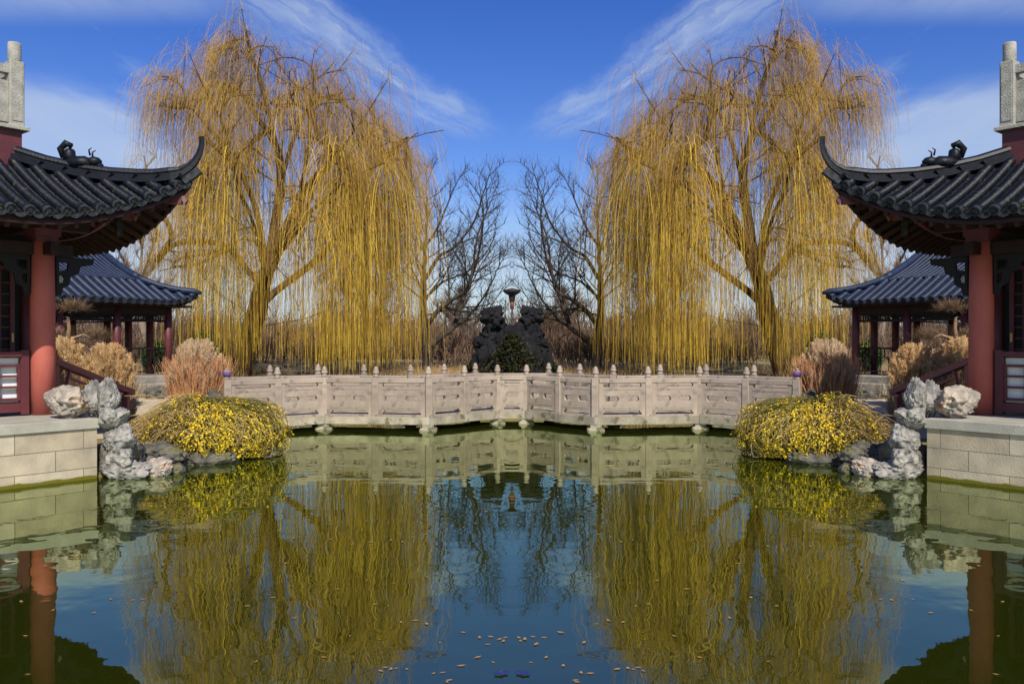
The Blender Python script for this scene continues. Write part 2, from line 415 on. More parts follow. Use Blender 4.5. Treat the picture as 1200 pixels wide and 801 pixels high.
def lobed(cx, cz, r=0.062, sp=0.085, n=3):
    cs = [(i - (n - 1) / 2) * sp for i in range(n)]
    xs = np.linspace(cs[0] - r, cs[-1] + r, 33)
    hi = [max([math.sqrt(max(r * r - (x - c) ** 2, 0)) for c in cs]) for x in xs]
    return [(cx + x, cz + h) for x, h in zip(xs, hi)] + [(cx + x, cz - h) for x, h in list(zip(xs, hi))[::-1][1:-1]]

# ------------------------------------------------------------------ bridge
ZD = 0.317
def build_bridge():
    root = empty('stone_bridge', (0, 20, 0), 0, 'pale zigzag granite footbridge with carved balustrade crossing the pond', 'bridge')
    F = [(-6.25, 18.7), (-4.43, 20.15), (-1.94, 19.8), (-0.366, 21.5)]
    B = [(-7.0, 20.35), (-4.98, 21.9), (-2.56, 21.55), (-1.0, 23.25)]
    F = F + [(-x, y) for x, y in reversed(F)]; B = B + [(-x, y) for x, y in reversed(B)]
    F = [Vector(p) for p in F]; B = [Vector(p) for p in B]
    off = Vector((0, 20))
    # deck slabs: one per facet
    for i in range(len(F) - 1):
        f0, f1, b0, b1 = F[i], F[i + 1], B[i], B[i + 1]
        m = MB()
        o = lambda p, q: p + (p - q).normalized() * 0.14
        e = (f1 - f0).normalized() * 0.004
        m.prism([tuple(o(f0, b0) + e - off), tuple(o(f1, b1) - e - off), tuple(o(b1, f1) - e - off), tuple(o(b0, f0) + e - off)], ZD - 0.18, ZD)
        m.build('deck_slab', M['deck'], root)
    # piers
    pr = [(0.16, -0.9), (0.2, -0.02), (0.21, 0.05), (0.19, 0.12), (0.14, ZD - 0.18)]
    for p in F[1:-1] + B[1:-1]:
        m = MB(); q = p - off
        m.box(-0.2, 0.2, -0.16, 0.16, -0.9, 0.065, 0.03); m.box(-0.13, 0.13, -0.11, 0.11, 0.066, ZD - 0.181)
        ob = m.build('pier', M['deck'], root); ob.location = (q.x, q.y, 0)
    for p in (F[0], F[-1]):
        pass
    # posts with finials
    pm = MB(); pm.box(-0.082, 0.082, -0.082, 0.082, 0.0, 0.905, 0.012); post_me = pm.mesh('post', M['bridge'])
    fm = MB()
    fm.lathe([(0.05, 0.90), (0.072, 0.915), (0.075, 0.94), (0.058, 0.955), (0.05, 0.97), (0.066, 0.985), (0.078, 1.01), (0.078, 1.035), (0.062, 1.055),
              (0.055, 1.062), (0.068, 1.075), (0.068, 1.09), (0.05, 1.105), (0.042, 1.115), (0.05, 1.125), (0.042, 1.145), (0.02, 1.16), (0.004, 1.165)], n=16)
    fin_me = fm.mesh('finial', M['bridge'], True)
    panel_cache = {}
    def panel_mesh(L):
        k = round(L, 2)
        if k in panel_cache: return panel_cache[k]
        h = L / 2
        outer = [(-h, 0), (h, 0), (h, 0.79), (-h, 0.79)]
        w = h - 0.09
        foot = [(-w, 0.035), (w, 0.035), (w, 0.085), (w - 0.035, 0.10), (w - 0.045, 0.145), (-w + 0.045, 0.145), (-w + 0.035, 0.10), (-w, 0.085)]
        slot = [(-w + 0.03, 0.675), (w - 0.03, 0.675), (w - 0.005, 0.70), (w - 0.005, 0.75), (w - 0.05, 0.785), (-w + 0.05, 0.785), (-w + 0.005, 0.75), (-w + 0.005, 0.70)]
        holes = [lobed(0, 0.41, 0.072, 0.09)] if L < 0.8 else [lobed(-L * 0.22, 0.41, 0.072, 0.09), lobed(L * 0.22, 0.41, 0.072, 0.09)]
        vs, fs = plate([outer, foot, slot] + holes, 0.11, 0.008)
        m = MB(); m.add(vs, fs)
        # raised string round the panel field
        for x0, x1, z0, z1 in ((-w, w, 0.625, 0.637), (-w, w, 0.185, 0.197)):
            m.box(x0, x1, -0.062, 0.062, z0, z1)
        me = m.mesh('railing_panel', M['bridge'])
        t = MB(); t.box(-h, h, -0.075, 0.075, 0.79, 0.885, 0.01)
        panel_cache[k] = (me, t.mesh('top_rail', M['bridge']))
        return panel_cache[k]
    def railing(P, counts):
        posts = []
        for i in range(len(P) - 1):
            n = counts[i]
            for k in range(n):
                a = P[i].lerp(P[i + 1], k / n); b = P[i].lerp(P[i + 1], (k + 1) / n)
                ang = math.atan2((P[i + 1] - P[i]).y, (P[i + 1] - P[i]).x)
                posts.append((a, ang if k else None, i))
                L = (b - a).length - 0.164 + 0.02
                me, rail = panel_mesh(L)
                c = (a + b) / 2 - off
                for nm, q in (('railing_panel', me), ('top_rail', rail)):
                    o = link(nm, q, root); o.location = (c.x, c.y, ZD); o.rotation_euler = (0, 0, ang)
        posts.append((P[-1], None, len(P) - 1))
        for p, ang, i in posts:
            if ang is None:
                a = [math.atan2((P[j + 1] - P[j]).y, (P[j + 1] - P[j]).x) for j in (i - 1, i) if 0 <= j < len(P) - 1]
                ang = sum(a) / len(a)
            q = p - off
            o = link('post', post_me, root); o.location = (q.x, q.y, ZD); o.rotation_euler = (0, 0, ang)
            link('finial', fin_me, o)
    railing(F, [2, 2, 2, 1, 2, 2, 2]); railing(B, [2, 2, 2, 1, 2, 2, 2])
    return F
FB = build_bridge()

# purple ribbon on the end posts of the bridge
def build_ribbon():
    r = empty('ribbon', (-6.25, 18.7, ZD + 0.99), 0.3, 'purple cloth ribbon tied round the left end post of the bridge', 'ribbon')
    m = MB()
    m.lathe([(0.08, -0.005), (0.094, 0.02), (0.094, 0.05), (0.08, 0.075)], n=16)
    m.build('band', M['purple'], r, True)
    t = MB()
    vs = []; n = 9
    for i in range(n):
        u = i / (n - 1)
        x = -0.07 - 0.17 * u; z = 0.05 + 0.035 * math.sin(u * 3) - 0.02 * u
        w = 0.028 + 0.02 * u
        for yy, zz in ((-w, 0), (w, 0.012), (w, 0.0), (-w, -0.012)): vs.append((x, yy - 0.02, z + zz + 0.01 * math.sin(6 * u)))
    fs = [(i * 4 + j, i * 4 + (j + 1) % 4, i * 4 + 4 + (j + 1) % 4, i * 4 + 4 + j) for i in range(n - 1) for j in range(4)] + [(3, 2, 1, 0), tuple((n - 1) * 4 + j for j in range(4))]
    t.add(vs, fs); t.build('loose_end', M['purple'], r, True)
    mirror(r)
build_ribbon()

# ------------------------------------------------------------------ terraces
RZ = math.atan2(NN.y, NN.x)        # local x = out over the water, local y = along the wall
ZT = 0.90
def build_terrace():
    t = empty('stone_terrace', (CORNER.x, CORNER.y, 0), RZ, 'left raised terrace of pale sandstone blocks with a grey coping, at the pond edge', 'terrace')
    m = MB(); m.box(-7.5, 0, -11.0, 0, -1.0, ZT - 0.142); m.build('wall', M['wall'], t)
    m = MB()
    y = 0.03
    for L in (1.75, 2.1, 1.9, 2.0, 2.2):
        m.box(-0.55, 0.035, y - L + 0.003, y - 0.003, ZT - 0.14, ZT, 0.008); y -= L
    m.box(-7.5, -0.553, -10.0, 0.03, ZT - 0.14, ZT - 0.003)
    m.build('coping', M['cap'], t)
    mirror(t)
build_terrace()

# ------------------------------------------------------------------ tiled roofs
def roof_face(P, L, wmax, hip0=True, hip1=True, sp=0.25, r=0.075, tubes=None, ends=None, segs=10):
    """P(q, w) -> (point); q along the eave from 0 to L, w up the slope; hips at 45 degrees cut both ends. fills tubes MB and ends MB"""
    n = int(L / sp)
    qs = [L / 2 + (i - (n - 1) / 2) * sp for i in range(n)]
    lim = lambda q: min(wmax, (q if hip0 else 1e9), (L - q if hip1 else 1e9))
    def frame(q, w):
        p = P(q, w)
        tw = (P(q, w + 0.02) - P(q, w - 0.02)).normalized()
        tq = (P(q + 0.02, w) - P(q - 0.02, w)).normalized()
        nn = tq.cross(tw)
        if nn.z < 0: nn = -nn
        return p, tq, tw, nn.normalized()
    for q in qs:
        W = lim(q)
        if W < 0.06: continue
        k = max(2, int(W / 0.16) + 1)
        vs, fs = [], []
        ring = 9
        for i in range(k * 2):
            w = W * (i // 2 + (0.0 if i % 2 == 0 else 0.97)) / k
            p, tq, tw, nn = frame(q, w)
            rr = r * (1.06 if i % 2 == 0 else 0.97)
            for j in range(ring):
                a = math.pi * (j / (ring - 1)) * 1.1 - 0.05 * math.pi
                vs.append(p + nn * 0.025 + tq * (math.cos(a) * rr) + nn * (math.sin(a) * rr))
        for i in range(k * 2 - 1):
            for j in range(ring - 1):
                fs.append((i * ring + j, i * ring + j + 1, (i + 1) * ring + j + 1, (i + 1) * ring + j))
        tubes.add(vs, fs)
        # round end disc with raised rim and boss
        p, tq, tw, nn = frame(q, 0.0)
        c = p + nn * 0.03
        prof = [(0.0, 0.022), (0.35, 0.022), (0.42, 0.008), (0.74, 0.008), (0.8, 0.026), (1.0, 0.02), (1.0, -0.02)]
        vs = []; m_ = 14
        for rr, h in prof:
            for j in range(m_):
                a = 2 * math.pi * j / m_
                vs.append(c - tw * h + tq * (math.cos(a) * rr * r * 1.08) + nn * (math.sin(a) * rr * r * 1.08))
        fs = [(i * m_ + j, i * m_ + (j + 1) % m_, (i + 1) * m_ + (j + 1) % m_, (i + 1) * m_ + j) for i in range(len(prof) - 1) for j in range(m_)]
        ends.add(vs, fs)
    # pans between the tubes and their crescent drip tiles
    for i in range(n + 1):
        q = L / 2 + (i - n / 2) * sp
        W = min(lim(q) + sp * 0.5, wmax)
        if W < 0.05 or q < 0 or q > L: continue
        k = max(2, int(W / 0.16) + 1)
        vs, fs = [], []
        for a in range(k * 2):
            w = W * (a // 2 + (0.0 if a % 2 == 0 else 0.97)) / k
            st = 0.0 if a % 2 else 0.014
            for j in range(7):
                u = (j / 6 - 0.5) * 2
                p, tq, tw, nn = frame(min(max(q + u * sp * 0.5, 0), L), w)
                vs.append(p + nn * (0.045 * u * u - 0.025 + st))
        for a in range(k * 2 - 1):
            for j in range(6): fs.append((a * 7 + j, a * 7 + j + 1, a * 7 + 8 + j, a * 7 + 7 + j))
        tubes.add(vs, fs)
        vs, fs = [], []
        for j in range(9):
            u = (j / 8 - 0.5) * 2
            p, tq, tw, nn = frame(min(max(q + u * sp * 0.42, 0), L), 0)
            up = nn * 0.55 + Vector((0, 0, 0.45))
            a_ = p + up * (0.05 * u * u - 0.018) - tw * 0.012
            b_ = p + up * (0.055 * u * u - 0.075 + 0.012 * u * u) - tw * 0.022
            vs += [a_, b_, b_ + tw * 0.02, a_ + tw * 0.02]
        for j in range(8):
            for e in range(4):
                fs.append((j * 4 + e, j * 4 + (e + 1) % 4, j * 4 + 4 + (e + 1) % 4, j * 4 + 4 + e))
        fs += [(0, 1, 2, 3), (35, 34, 33, 32)]
        ends.add(vs, fs)

def loft(mb, rings, closed=True, cap=True):
    n = len(rings[0]); vs = [p for r in rings for p in r]; fs = []
    for i in range(len(rings) - 1):
        for j in range(n if closed else n - 1):
            fs.append((i * n + j, i * n + (j + 1) % n, (i + 1) * n + (j + 1) % n, (i + 1) * n + j))
    if cap:
        fs.append(tuple(reversed(range(n)))); fs.append(tuple((len(rings) - 1) * n + j for j in range(n)))
    mb.add(vs, fs)

COLP = Vector((-7.48, 13.6))
def build_pavilion():
    bay = 4.2; e = 1.62; H = bay / 2 + e            # half side of the eave square
    root = empty('lakeside_pavilion', (COLP.x, COLP.y, ZT), RZ, 'left red-columned pavilion with sweeping dark tiled roof, on the waterside terrace', 'pavilion')
    z0 = 3.86 - ZT
    cx = cy = -bay / 2
    WT = 1.9
    def zf(q, w):
        qq = min(q, 2 * H - q)
        lift = 0.80 * max(0.0, 1 - max(qq, -0.1) / 2.6) ** 2
        return z0 + 0.40 * w + 0.065 * w * w + lift
    # four sides, by quarter turns about the centre; side 0 faces +x (out over the water), side 1 faces +y
    def P_side(k, dz=0.0):
        a = k * math.pi / 2; ca, sa = math.cos(a), math.sin(a)
        def P(q, w):
            x, y = H - w, -H + q
            if k == 0: pass
            return Vector((cx + ca * x - sa * y, cy + sa * x + ca * y, zf(q, w) + dz))
        return P
    tubes, ends = MB(), MB()
    for k in range(4):
        roof_face(P_side(k), 2 * H, WT, True, True, 0.25, 0.075, tubes, ends)
    roof = tubes.build('roof', M['tile'], root, True)
    ends.build('eave_tile_ends', M['tile_end'], roof)
    # soffit boards under the tiles
    sf = MB()
    for k in range(4):
        P = P_side(k, -0.10); nq, nw = 40, 8; vs = []; fs = []
        for b in range(nw + 1):
            w = WT * b / nw
            for a in range(nq + 1):
                q = w + (2 * H - 2 * w) * a / nq
                vs.append(P(q, w + 0.02))
        for b in range(nw):
            for a in range(nq): fs.append((b * (nq + 1) + a, b * (nq + 1) + a + 1, (b + 1) * (nq + 1) + a + 1, (b + 1) * (nq + 1) + a))
        sf.add(vs, fs)
    sf.build('soffit', M['darkwood'], root)
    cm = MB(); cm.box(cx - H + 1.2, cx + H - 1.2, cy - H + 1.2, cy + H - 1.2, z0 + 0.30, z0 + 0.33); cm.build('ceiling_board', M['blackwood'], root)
    # eave fascia
    fa = MB()
    for k in range(4):
        P = P_side(k); pts = [P(q, 0.05) for q in np.linspace(0.03, 2 * H - 0.03, 60)]
        nrm = Vector((math.cos(k * math.pi / 2), math.sin(k * math.pi / 2), 0))
        loft(fa, [[p + Vector((0, 0, -0.075)), p + Vector((0, 0, -0.175)), p - nrm * 0.05 + Vector((0, 0, -0.175)), p - nrm * 0.05 + Vector((0, 0, -0.075))] for p in pts])
    fa.build('eave_board', M['darkwood'], root)
    # rafters on the two sides that show: square flying rafters over round ones
    for k in (0, 1):
        P = P_side(k)
        rng_q = np.arange(0.25, 2 * H - 0.1, 0.235)
        for q in rng_q:
            qe = min(q, 2 * H - q)
            if k == 0 and q < 2.0: continue
            if k == 1 and q > 2 * H - 2.0: continue
            w1 = min(1.0, qe)
            m = MB(); m.bar(P(q, 0.09) - Vector((0, 0, 0.225)), P(q, max(w1, 0.25)) - Vector((0, 0, 0.19)), 0.06, 0.07); m.build('rafter', M['rafter'], root)
            if qe > 0.95:
                m = MB(); m.tube([P(q, 0.75) - Vector((0, 0, 0.33)), P(q, min(1.9, qe)) - Vector((0, 0, 0.24))], 0.042, 8); m.build('rafter', M['rafter'], root)
    lb = MB()
    for k in (0, 1):
        P = P_side(k); nrm = Vector((math.cos(k * math.pi / 2), math.sin(k * math.pi / 2), 0))
        pts = [P(q, 0.72) - Vector((0, 0, 0.27)) for q in np.linspace(0.75, 2 * H - 0.75, 50)]
        loft(lb, [[p + nrm * 0.03 + Vector((0, 0, 0.05)), p + nrm * 0.03 - Vector((0, 0, 0.07)), p - nrm * 0.03 - Vector((0, 0, 0.07)), p - nrm * 0.03 + Vector((0, 0, 0.05))] for p in pts])
    lb.build('inner_eave_board', M['maroon'], root)
    # hips: curved ridge rising into a horn at each corner
    for k in range(4):
        hp, beam, cap = MB(), MB(), MB()
        a = math.pi / 4 + k * math.pi / 2
        dg = Vector((math.cos(a), math.sin(a), 0)); sd = Vector((-dg.y, dg.x, 0))
        def hipz(w): return zf(max(w, 0), max(w, 0))
        def hpos(w, dz): return Vector((cx, cy, 0)) + dg * ((H - w) * math.sqrt(2)) + Vector((0, 0, dz))
        prof = [(1.95, 0.0), (1.6, 0.0), (1.2, 0.0), (0.9, 0.0), (0.6, 0.0), (0.4, 0.0), (0.22, 0.02), (0.1, 0.06), (0.0, 0.15), (-0.06, 0.26), (-0.10, 0.38), (-0.125, 0.52), (-0.125, 0.66)]
        rings, rings2 = [], []
        for i, (w, up) in enumerate(prof):
            tt = max(0.0, min(1.0, (w + 0.13) / 0.36))
            hw = 0.02 + 0.075 * tt; hh = 0.03 + 0.055 * tt
            if i > 0 and i < len(prof) - 1:
                (wa, ua), (wb, ub) = prof[i - 1], prof[i + 1]
            else:
                (wa, ua), (wb, ub) = prof[max(i - 1, 0)], prof[min(i + 1, len(prof) - 1)]
            tg = (hpos(wb, hipz(wb) + ub) - hpos(wa, hipz(wa) + ua)).normalized()
            nm = sd.cross(tg); nm = -nm if nm.z < 0 or (abs(nm.z) < 0.3 and nm.dot(dg) > 0) else nm
            c = hpos(w, hipz(w) + up + 0.07)
            rings.append([c + sd * hw * x + nm * (hh * z * 1.35) for x, z in ((-1.25, -0.5), (-1.25, 0.25), (-0.8, 0.3), (-0.8, 0.75), (-1.05, 0.8), (-0.9, 1.2), (-0.4, 1.45), (0, 1.52), (0.4, 1.45), (0.9, 1.2), (1.05, 0.8), (0.8, 0.75), (0.8, 0.3), (1.25, 0.25), (1.25, -0.5))])
        loft(hp, rings)
        # pale corner tile carrying the horn
        c = hpos(-0.02, hipz(0) + 0.02)
        cap.bar(c - dg * 0.14 - Vector((0, 0, 0.04)), c + dg * 0.10 + Vector((0, 0, 0.16)), 0.13, 0.11)
        # corner beams
        for (wa, wb, da, db, ww, hh) in ((0.10, 1.9, -0.28, -0.40, 0.12, 0.17), (0.66, 2.2, -0.50, -0.40, 0.14, 0.2)):
            pa, pb = hpos(wa, hipz(wa) + da), hpos(wb, hipz(wb) + db)
            beam.bar(pa, pb, ww, hh)
            beam.bar(pa + Vector((0, 0, -0.02)) + dg * 0.001, pa + dg * 0.06 + Vector((0, 0, 0.02)), ww * 0.98, hh * 0.9, taper=0.55)
        hp.build('hip_ridge', M['ridge'], root); cap.build('corner_tile', M['tile_end'], root); beam.build('corner_beam', M['maroon'], root)
    # beast on the near hip
    w = 1.22; dg = Vector((1, 1, 0)).normalized(); sd = Vector((-dg.y, dg.x, 0))
    bp = Vector((cx, cy, 0)) + dg * ((H - w) * math.sqrt(2)) + Vector((0, 0, zf(w, w) + 0.24))
    be = MB()
    def blob(mb, c, rad, ax=(1, 1, 1), n=10, seed=0):
        vs, fs = [], []
        for i in range(n + 1):
            th = math.pi * i / n
            for j in range(2 * n):
                ph = math.pi * j / n
                d = Vector((math.sin(th) * math.cos(ph), math.sin(th) * math.sin(ph), math.cos(th)))
                rr = rad * (1 + 0.22 * mnoise.noise(d * 2.3 + Vector((seed, 0, 0))))
                vs.append(Vector(c) + dg * (d.x * rr * ax[0]) + sd * (d.y * rr * ax[1]) + Vector((0, 0, d.z * rr * ax[2])))
        for i in range(n):
            for j in range(2 * n): fs.append((i * 2 * n + j, i * 2 * n + (j + 1) % (2 * n), (i + 1) * 2 * n + (j + 1) % (2 * n), (i + 1) * 2 * n + j))
        mb.add(vs, fs)
    up = Vector((0, 0, 1.3)); dg = dg * 1.25; sd = sd * 1.3; bp = bp - Vector((0, 0, 0.04))
    blob(be, bp + up * 0.03, 0.13, (1.3, 0.8, 0.9), seed=1)
    blob(be, bp - dg * 0.13 + up * 0.12, 0.10, (0.8, 0.7, 1.2), seed=2)       # curled tail
    be.tube([bp - dg * 0.2 + up * 0.1, bp - dg * 0.24 + up * 0.2, bp - dg * 0.17 + up * 0.27, bp - dg * 0.1 + up * 0.24], [0.05, 0.055, 0.06, 0.045], 8)
    blob(be, bp + dg * 0.17 + up * 0.05, 0.085, (1.1, 0.9, 0.95), seed=3)     # head
    be.tube([bp + dg * 0.2 + up * 0.02, bp + dg * 0.28 + up * 0.0], [0.055, 0.03], 8)
    for s_ in (-1, 1):
        be.tube([bp + dg * 0.14 + sd * 0.04 * s_ + up * 0.12, bp + dg * 0.13 + sd * 0.06 * s_ + up * 0.18, bp + dg * 0.17 + sd * 0.07 * s_ + up * 0.21], [0.018, 0.014, 0.005], 6)
    be.build('ridge_beast', M['ridge'], root, True)
    # lookout on the roof: maroon plinth and carved stone balustrade
    q = -0.22; zt = z0 + 1.0
    lo = MB(); lo.box(2 * cx - q, q, 2 * cy - q, q, zt - 0.35, 5.40 - ZT); lo.build('lookout_base', M['maroon'], root)
    lo = MB(); lo.box(2 * cx - q - 0.09, q + 0.09, 2 * cy - q - 0.09, q + 0.09, 5.40 - ZT, 5.46 - ZT, 0.01); lo.build('lookout_slab', M['stone_grey'], root)
    bl = q - 0.08; zl = 5.46 - ZT
    for (x, y) in ((bl, bl), (bl, bl - 1.25), (bl, bl - 2.5), (bl - 1.25, bl), (bl - 2.5, bl)):
        m = MB(); m.box(x - 0.11, x + 0.11, y - 0.11, y + 0.11, zl, zl + 1.03, 0.014)
        for (a, b) in ((0.111, 0), ):
            m.box(x + 0.108, x + 0.122, y - 0.075, y + 0.075, zl + 0.08, zl + 0.95)
        o = m.build('lookout_post', M['stone_grey'], root)
        m = MB(); m.lathe([(0.095, 1.03), (0.098, 1.05), (0.098, 1.31), (0.09, 1.33), (0.0, 1.335)], (x, y, zl), 18); m.build('post_cap', M['stone_grey'], o, True)
    for k in range(2):
        m = MB()
        y1 = bl - 0.11 - 1.25 * k; y0 = y1 - 1.03
        m.box(bl - 0.05, bl + 0.05, y0, y1, zl + 0.05, zl + 0.70); m.box(bl - 0.07, bl + 0.07, y0, y1, zl + 0.82, zl + 0.95)
        m.box(bl - 0.04, bl + 0.04, y0 + 0.4, y0 + 0.6, zl + 0.70, zl + 0.82)
        m.build('lookout_panel', M['stone_grey'], root)
        m = MB()
        x1 = bl - 0.11 - 1.25 * k; x0 = x1 - 1.03
        m.box(x0, x1, bl - 0.05, bl + 0.05, zl + 0.05, zl + 0.70); m.box(x0, x1, bl - 0.07, bl + 0.07, zl + 0.82, zl + 0.95)
        m.box(x0 + 0.4, x0 + 0.6, bl - 0.04, bl + 0.04, zl + 0.70, zl + 0.82)
        m.build('lookout_panel', M['stone_grey'], root)
    # columns, bases, beams
    zc = 2.72
    for (x, y) in ((0, 0), (0, -bay), (-bay, 0), (-bay, -bay)):
        m = MB(); m.lathe([(0.182, 0.0), (0.184, 0.9), (0.18, 1.8), (0.168, zc)], (x, y, 0), 28)
        c = m.build('column', M['red'], root, True)
        m = MB(); m.box(x - 0.17, x + 0.17, y - 0.17, y + 0.17, zc, zc + 0.10); m.box(x - 0.2, x + 0.2, y - 0.2, y + 0.2, zc + 0.10, zc + 0.22)
        m.build('capital', M['maroon'], c)
    for (a, b) in (((0, 0), (0, -bay)), ((0, 0), (-bay, 0)), ((-bay, 0), (-bay, -bay)), ((0, -bay), (-bay, -bay))):
        a3, b3 = Vector((*a, 0)), Vector((*b, 0)); dr = (b3 - a3).normalized()
        m = MB(); m.bar(a3 - dr * 0.45 + Vector((0, 0, zc - 0.10)), b3 + dr * 0.45 + Vector((0, 0, zc - 0.10)), 0.13, 0.19); m.build('beam', M['darkwood'], root)
        m = MB(); m.bar(a3 - dr * 0.7 + Vector((0, 0, zc + 0.31)), b3 + dr * 0.7 + Vector((0, 0, zc + 0.31)), 0.2, 0.17); m.build('beam', M['darkwood'], root)
    # carved brackets under the beams, either side of the near column
    def bracket(dr, out):
        pts = [(0.20, 0.0), (0.20, -0.62), (0.27, -0.62), (0.30, -0.5), (0.40, -0.44), (0.42, -0.3), (0.55, -0.25), (0.58, -0.13), (0.78, -0.09), (0.8, 0.0)]
        holes = [[(0.24, -0.08), (0.4, -0.08), (0.38, -0.2), (0.24, -0.24)], [(0.24, -0.30), (0.33, -0.29), (0.30, -0.42), (0.24, -0.46)]]
        vs, fs = plate([pts] + holes, 0.06, 0.006)
        m = MB(); rot = Matrix.Rotation(math.atan2(dr[1], dr[0]), 3, 'Z')
        m.add([rot @ Vector(v) + Vector((0, 0, zc - 0.2)) for v in vs], fs); return m
    bracket((0, -1), 0).build('bracket', M['blackwood'], root)
    bracket((-1, 0), 0).build('bracket', M['blackwood'], root)
    # hanging carved scroll on the outer side of the corner column
    m = MB(); c0 = Vector((0.02, 0.30, 0)); 
    pts = [Vector((0, 0.31 + 0.10 * math.cos(t) * (1 - t / 16), zc - 0.52 + 0.10 * math.sin(t) * (1 - t / 16))) for t in np.linspace(0, 11, 34)]
    m.tube(pts, 0.026, 8); m.build('scroll_bracket', M['stone_grey'], root)
    bracket((0, 1), 0).build('bracket', M['blackwood'], root)
    # hanging post under the corner of the eave
    hz = MB(); d45 = Vector((1, 1, 0)).normalized()
    c = Vector((cx, cy, 0)) + d45 * ((H - 0.80) * math.sqrt(2)); zz = zf(0.8, 0.8) - 0.6
    hz.lathe([(0.03, -0.26), (0.05, -0.22), (0.06, -0.15), (0.045, -0.1), (0.06, -0.05), (0.06, 0.1)], (c.x, c.y, zz), 12); hz.build('eave_pendant', M['blackwood'], root, True)
    # waist railing with white infill boards beside the near column
    for (dr, n) in (((0, -1), 1), ((-1, 0), 1)):
        if dr == (-1, 0): continue
        rl = MB(); L = 3.76
        y = -0.22
        rl.box(-0.05, 0.05, y - 0.12, y, 0.02, 1.02)
        rl.box(-0.07, 0.07, y - L, y - 0.12, 0.92, 1.0)
        rl.box(-0.045, 0.045, y - L, y - 0.12, 0.06, 0.20)
        rl.box(-0.03, 0.03, y - L, y - 0.12, 0.24, 0.28); rl.box(-0.03, 0.03, y - L, y - 0.12, 0.76, 0.80)
        yy = y - 0.12
        while yy > y - L + 0.3:
            rl.box(-0.027, 0.027, yy - 0.035, yy, 0.28, 0.76)
            rl.box(-0.024, 0.024, yy - 0.33, yy - 0.29, 0.281, 0.759)
            rl.box(-0.021, 0.021, yy - 0.29, yy - 0.035, 0.43, 0.465); rl.box(-0.021, 0.021, yy - 0.29, yy - 0.035, 0.60, 0.635)
            rl.box(-0.021, 0.021, yy - 0.62, yy - 0.33, 0.50, 0.535)
            yy -= 0.62
        o = rl.build('railing', M['maroon'], root)
        w = MB(); w.box(-0.075, -0.055, y - L + 0.01, y - 0.121, 0.21, 0.90); w.build('infill_board', M['white'], o)
    # inner hall under the roof: dark walls with lattice doors
    hx, hy = -1.55, 0.42
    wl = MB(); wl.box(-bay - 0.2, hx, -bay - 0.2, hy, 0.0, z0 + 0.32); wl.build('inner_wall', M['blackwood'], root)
    m = MB(); m.lathe([(0.14, 0), (0.14, zc - 0.4)], (hx + 0.05, hy + 0.0, 0), 20); m.build('column', M['maroon'], root, True)
    for k in range(4):
        y1 = hy - 0.25 - k * 0.95; y0 = y1 - 0.88
        dm = MB()
        for (a, b) in ((y0, y0 + 0.07), (y1 - 0.07, y1)): dm.box(hx + 0.004, hx + 0.06, a, b, 0.05, 2.45)
        for z in (0.05, 0.55, 0.75, 2.38): dm.box(hx + 0.006, hx + 0.055, y0 + 0.07, y1 - 0.07, z, z + 0.07)
        for i in range(1, 5): 
            a = y0 + 0.07 + (y1 - y0 - 0.14) * i / 5
            dm.box(hx + 0.01, hx + 0.04, a - 0.012, a + 0.012, 0.83, 2.37)
        for i in range(1, 8): dm.box(hx + 0.012, hx + 0.038, y0 + 0.07, y1 - 0.07, 0.83 + i * 0.19 - 0.012, 0.83 + i * 0.19 + 0.012)
        o = dm.build('door', M['maroon'], root)
        m = MB(); m.box(hx + 0.06, hx + 0.075, y1 - 0.055, y1 - 0.02, 1.15, 1.3); m.build('handle', M['brass'], o)
    # stair railing going down from the terrace to the path
    return root
pav = build_pavilion()
mirror(pav)

# terrace steps with sloping maroon railing
def build_stairs():
    a = Vector((-7.66, 14.3, 0)); b = Vector((-7.42, 16.5, 0))
    root = empty('garden_stair', (a.x, a.y, 0.38), math.atan2((b - a).y, (b - a).x), 'left stone steps with a sloping maroon lattice railing, descending from the terrace', 'stairs')
    L = (b - a).length; zt = ZT - 0.38
    st = MB()
    for i in range(3):
        st.box(-0.35 + 0.35 * 0, 0.42 + i * 0.36, 0.10, 1.5, zt - 0.17 * (i + 1) - 0.003 * i - 0.012, zt - 0.17 * i - 0.012 - 0.003 * i)
    st.build('steps', M['step'], root)
    r = MB()
    zA, zB = zt + 0.80, 0.70
    up = Vector((0, 0, 1))
    f = lambda x, h: Vector((x, 0, (zA + (zB - zA) * x / L) * 1 + h))
    r.box(-0.05, 0.05, -0.05, 0.05, zt - 0.12, zA - 0.02)
    r.box(L - 0.12, L - 0.02, -0.05, 0.05, -0.03, zB - 0.02)
    r.bar(f(-0.12, 0.02), f(L + 0.12, 0.02), 0.14, 0.10)
    r.bar(f(0.03, -0.52), f(L - 0.06, -0.52), 0.08, 0.10)
    r.bar(f(0.35, -0.16), f(L * 0.5, -0.16), 0.04, 0.04); r.bar(f(0.35, -0.33), f(L - 0.5, -0.33), 0.04, 0.04)
    r.bar(f(L * 0.62, -0.16), f(L - 0.3, -0.16), 0.04, 0.04)
    for x, o in ((0.25, 0.16), (L * 0.5, 0.14), (L - 0.55, 0.14)):
        r.bar(f(x, -0.48), f(x + o, -0.02), 0.045, 0.045)
    r.build('railing', M['rail_red'], root)
    mirror(root)
build_stairs()

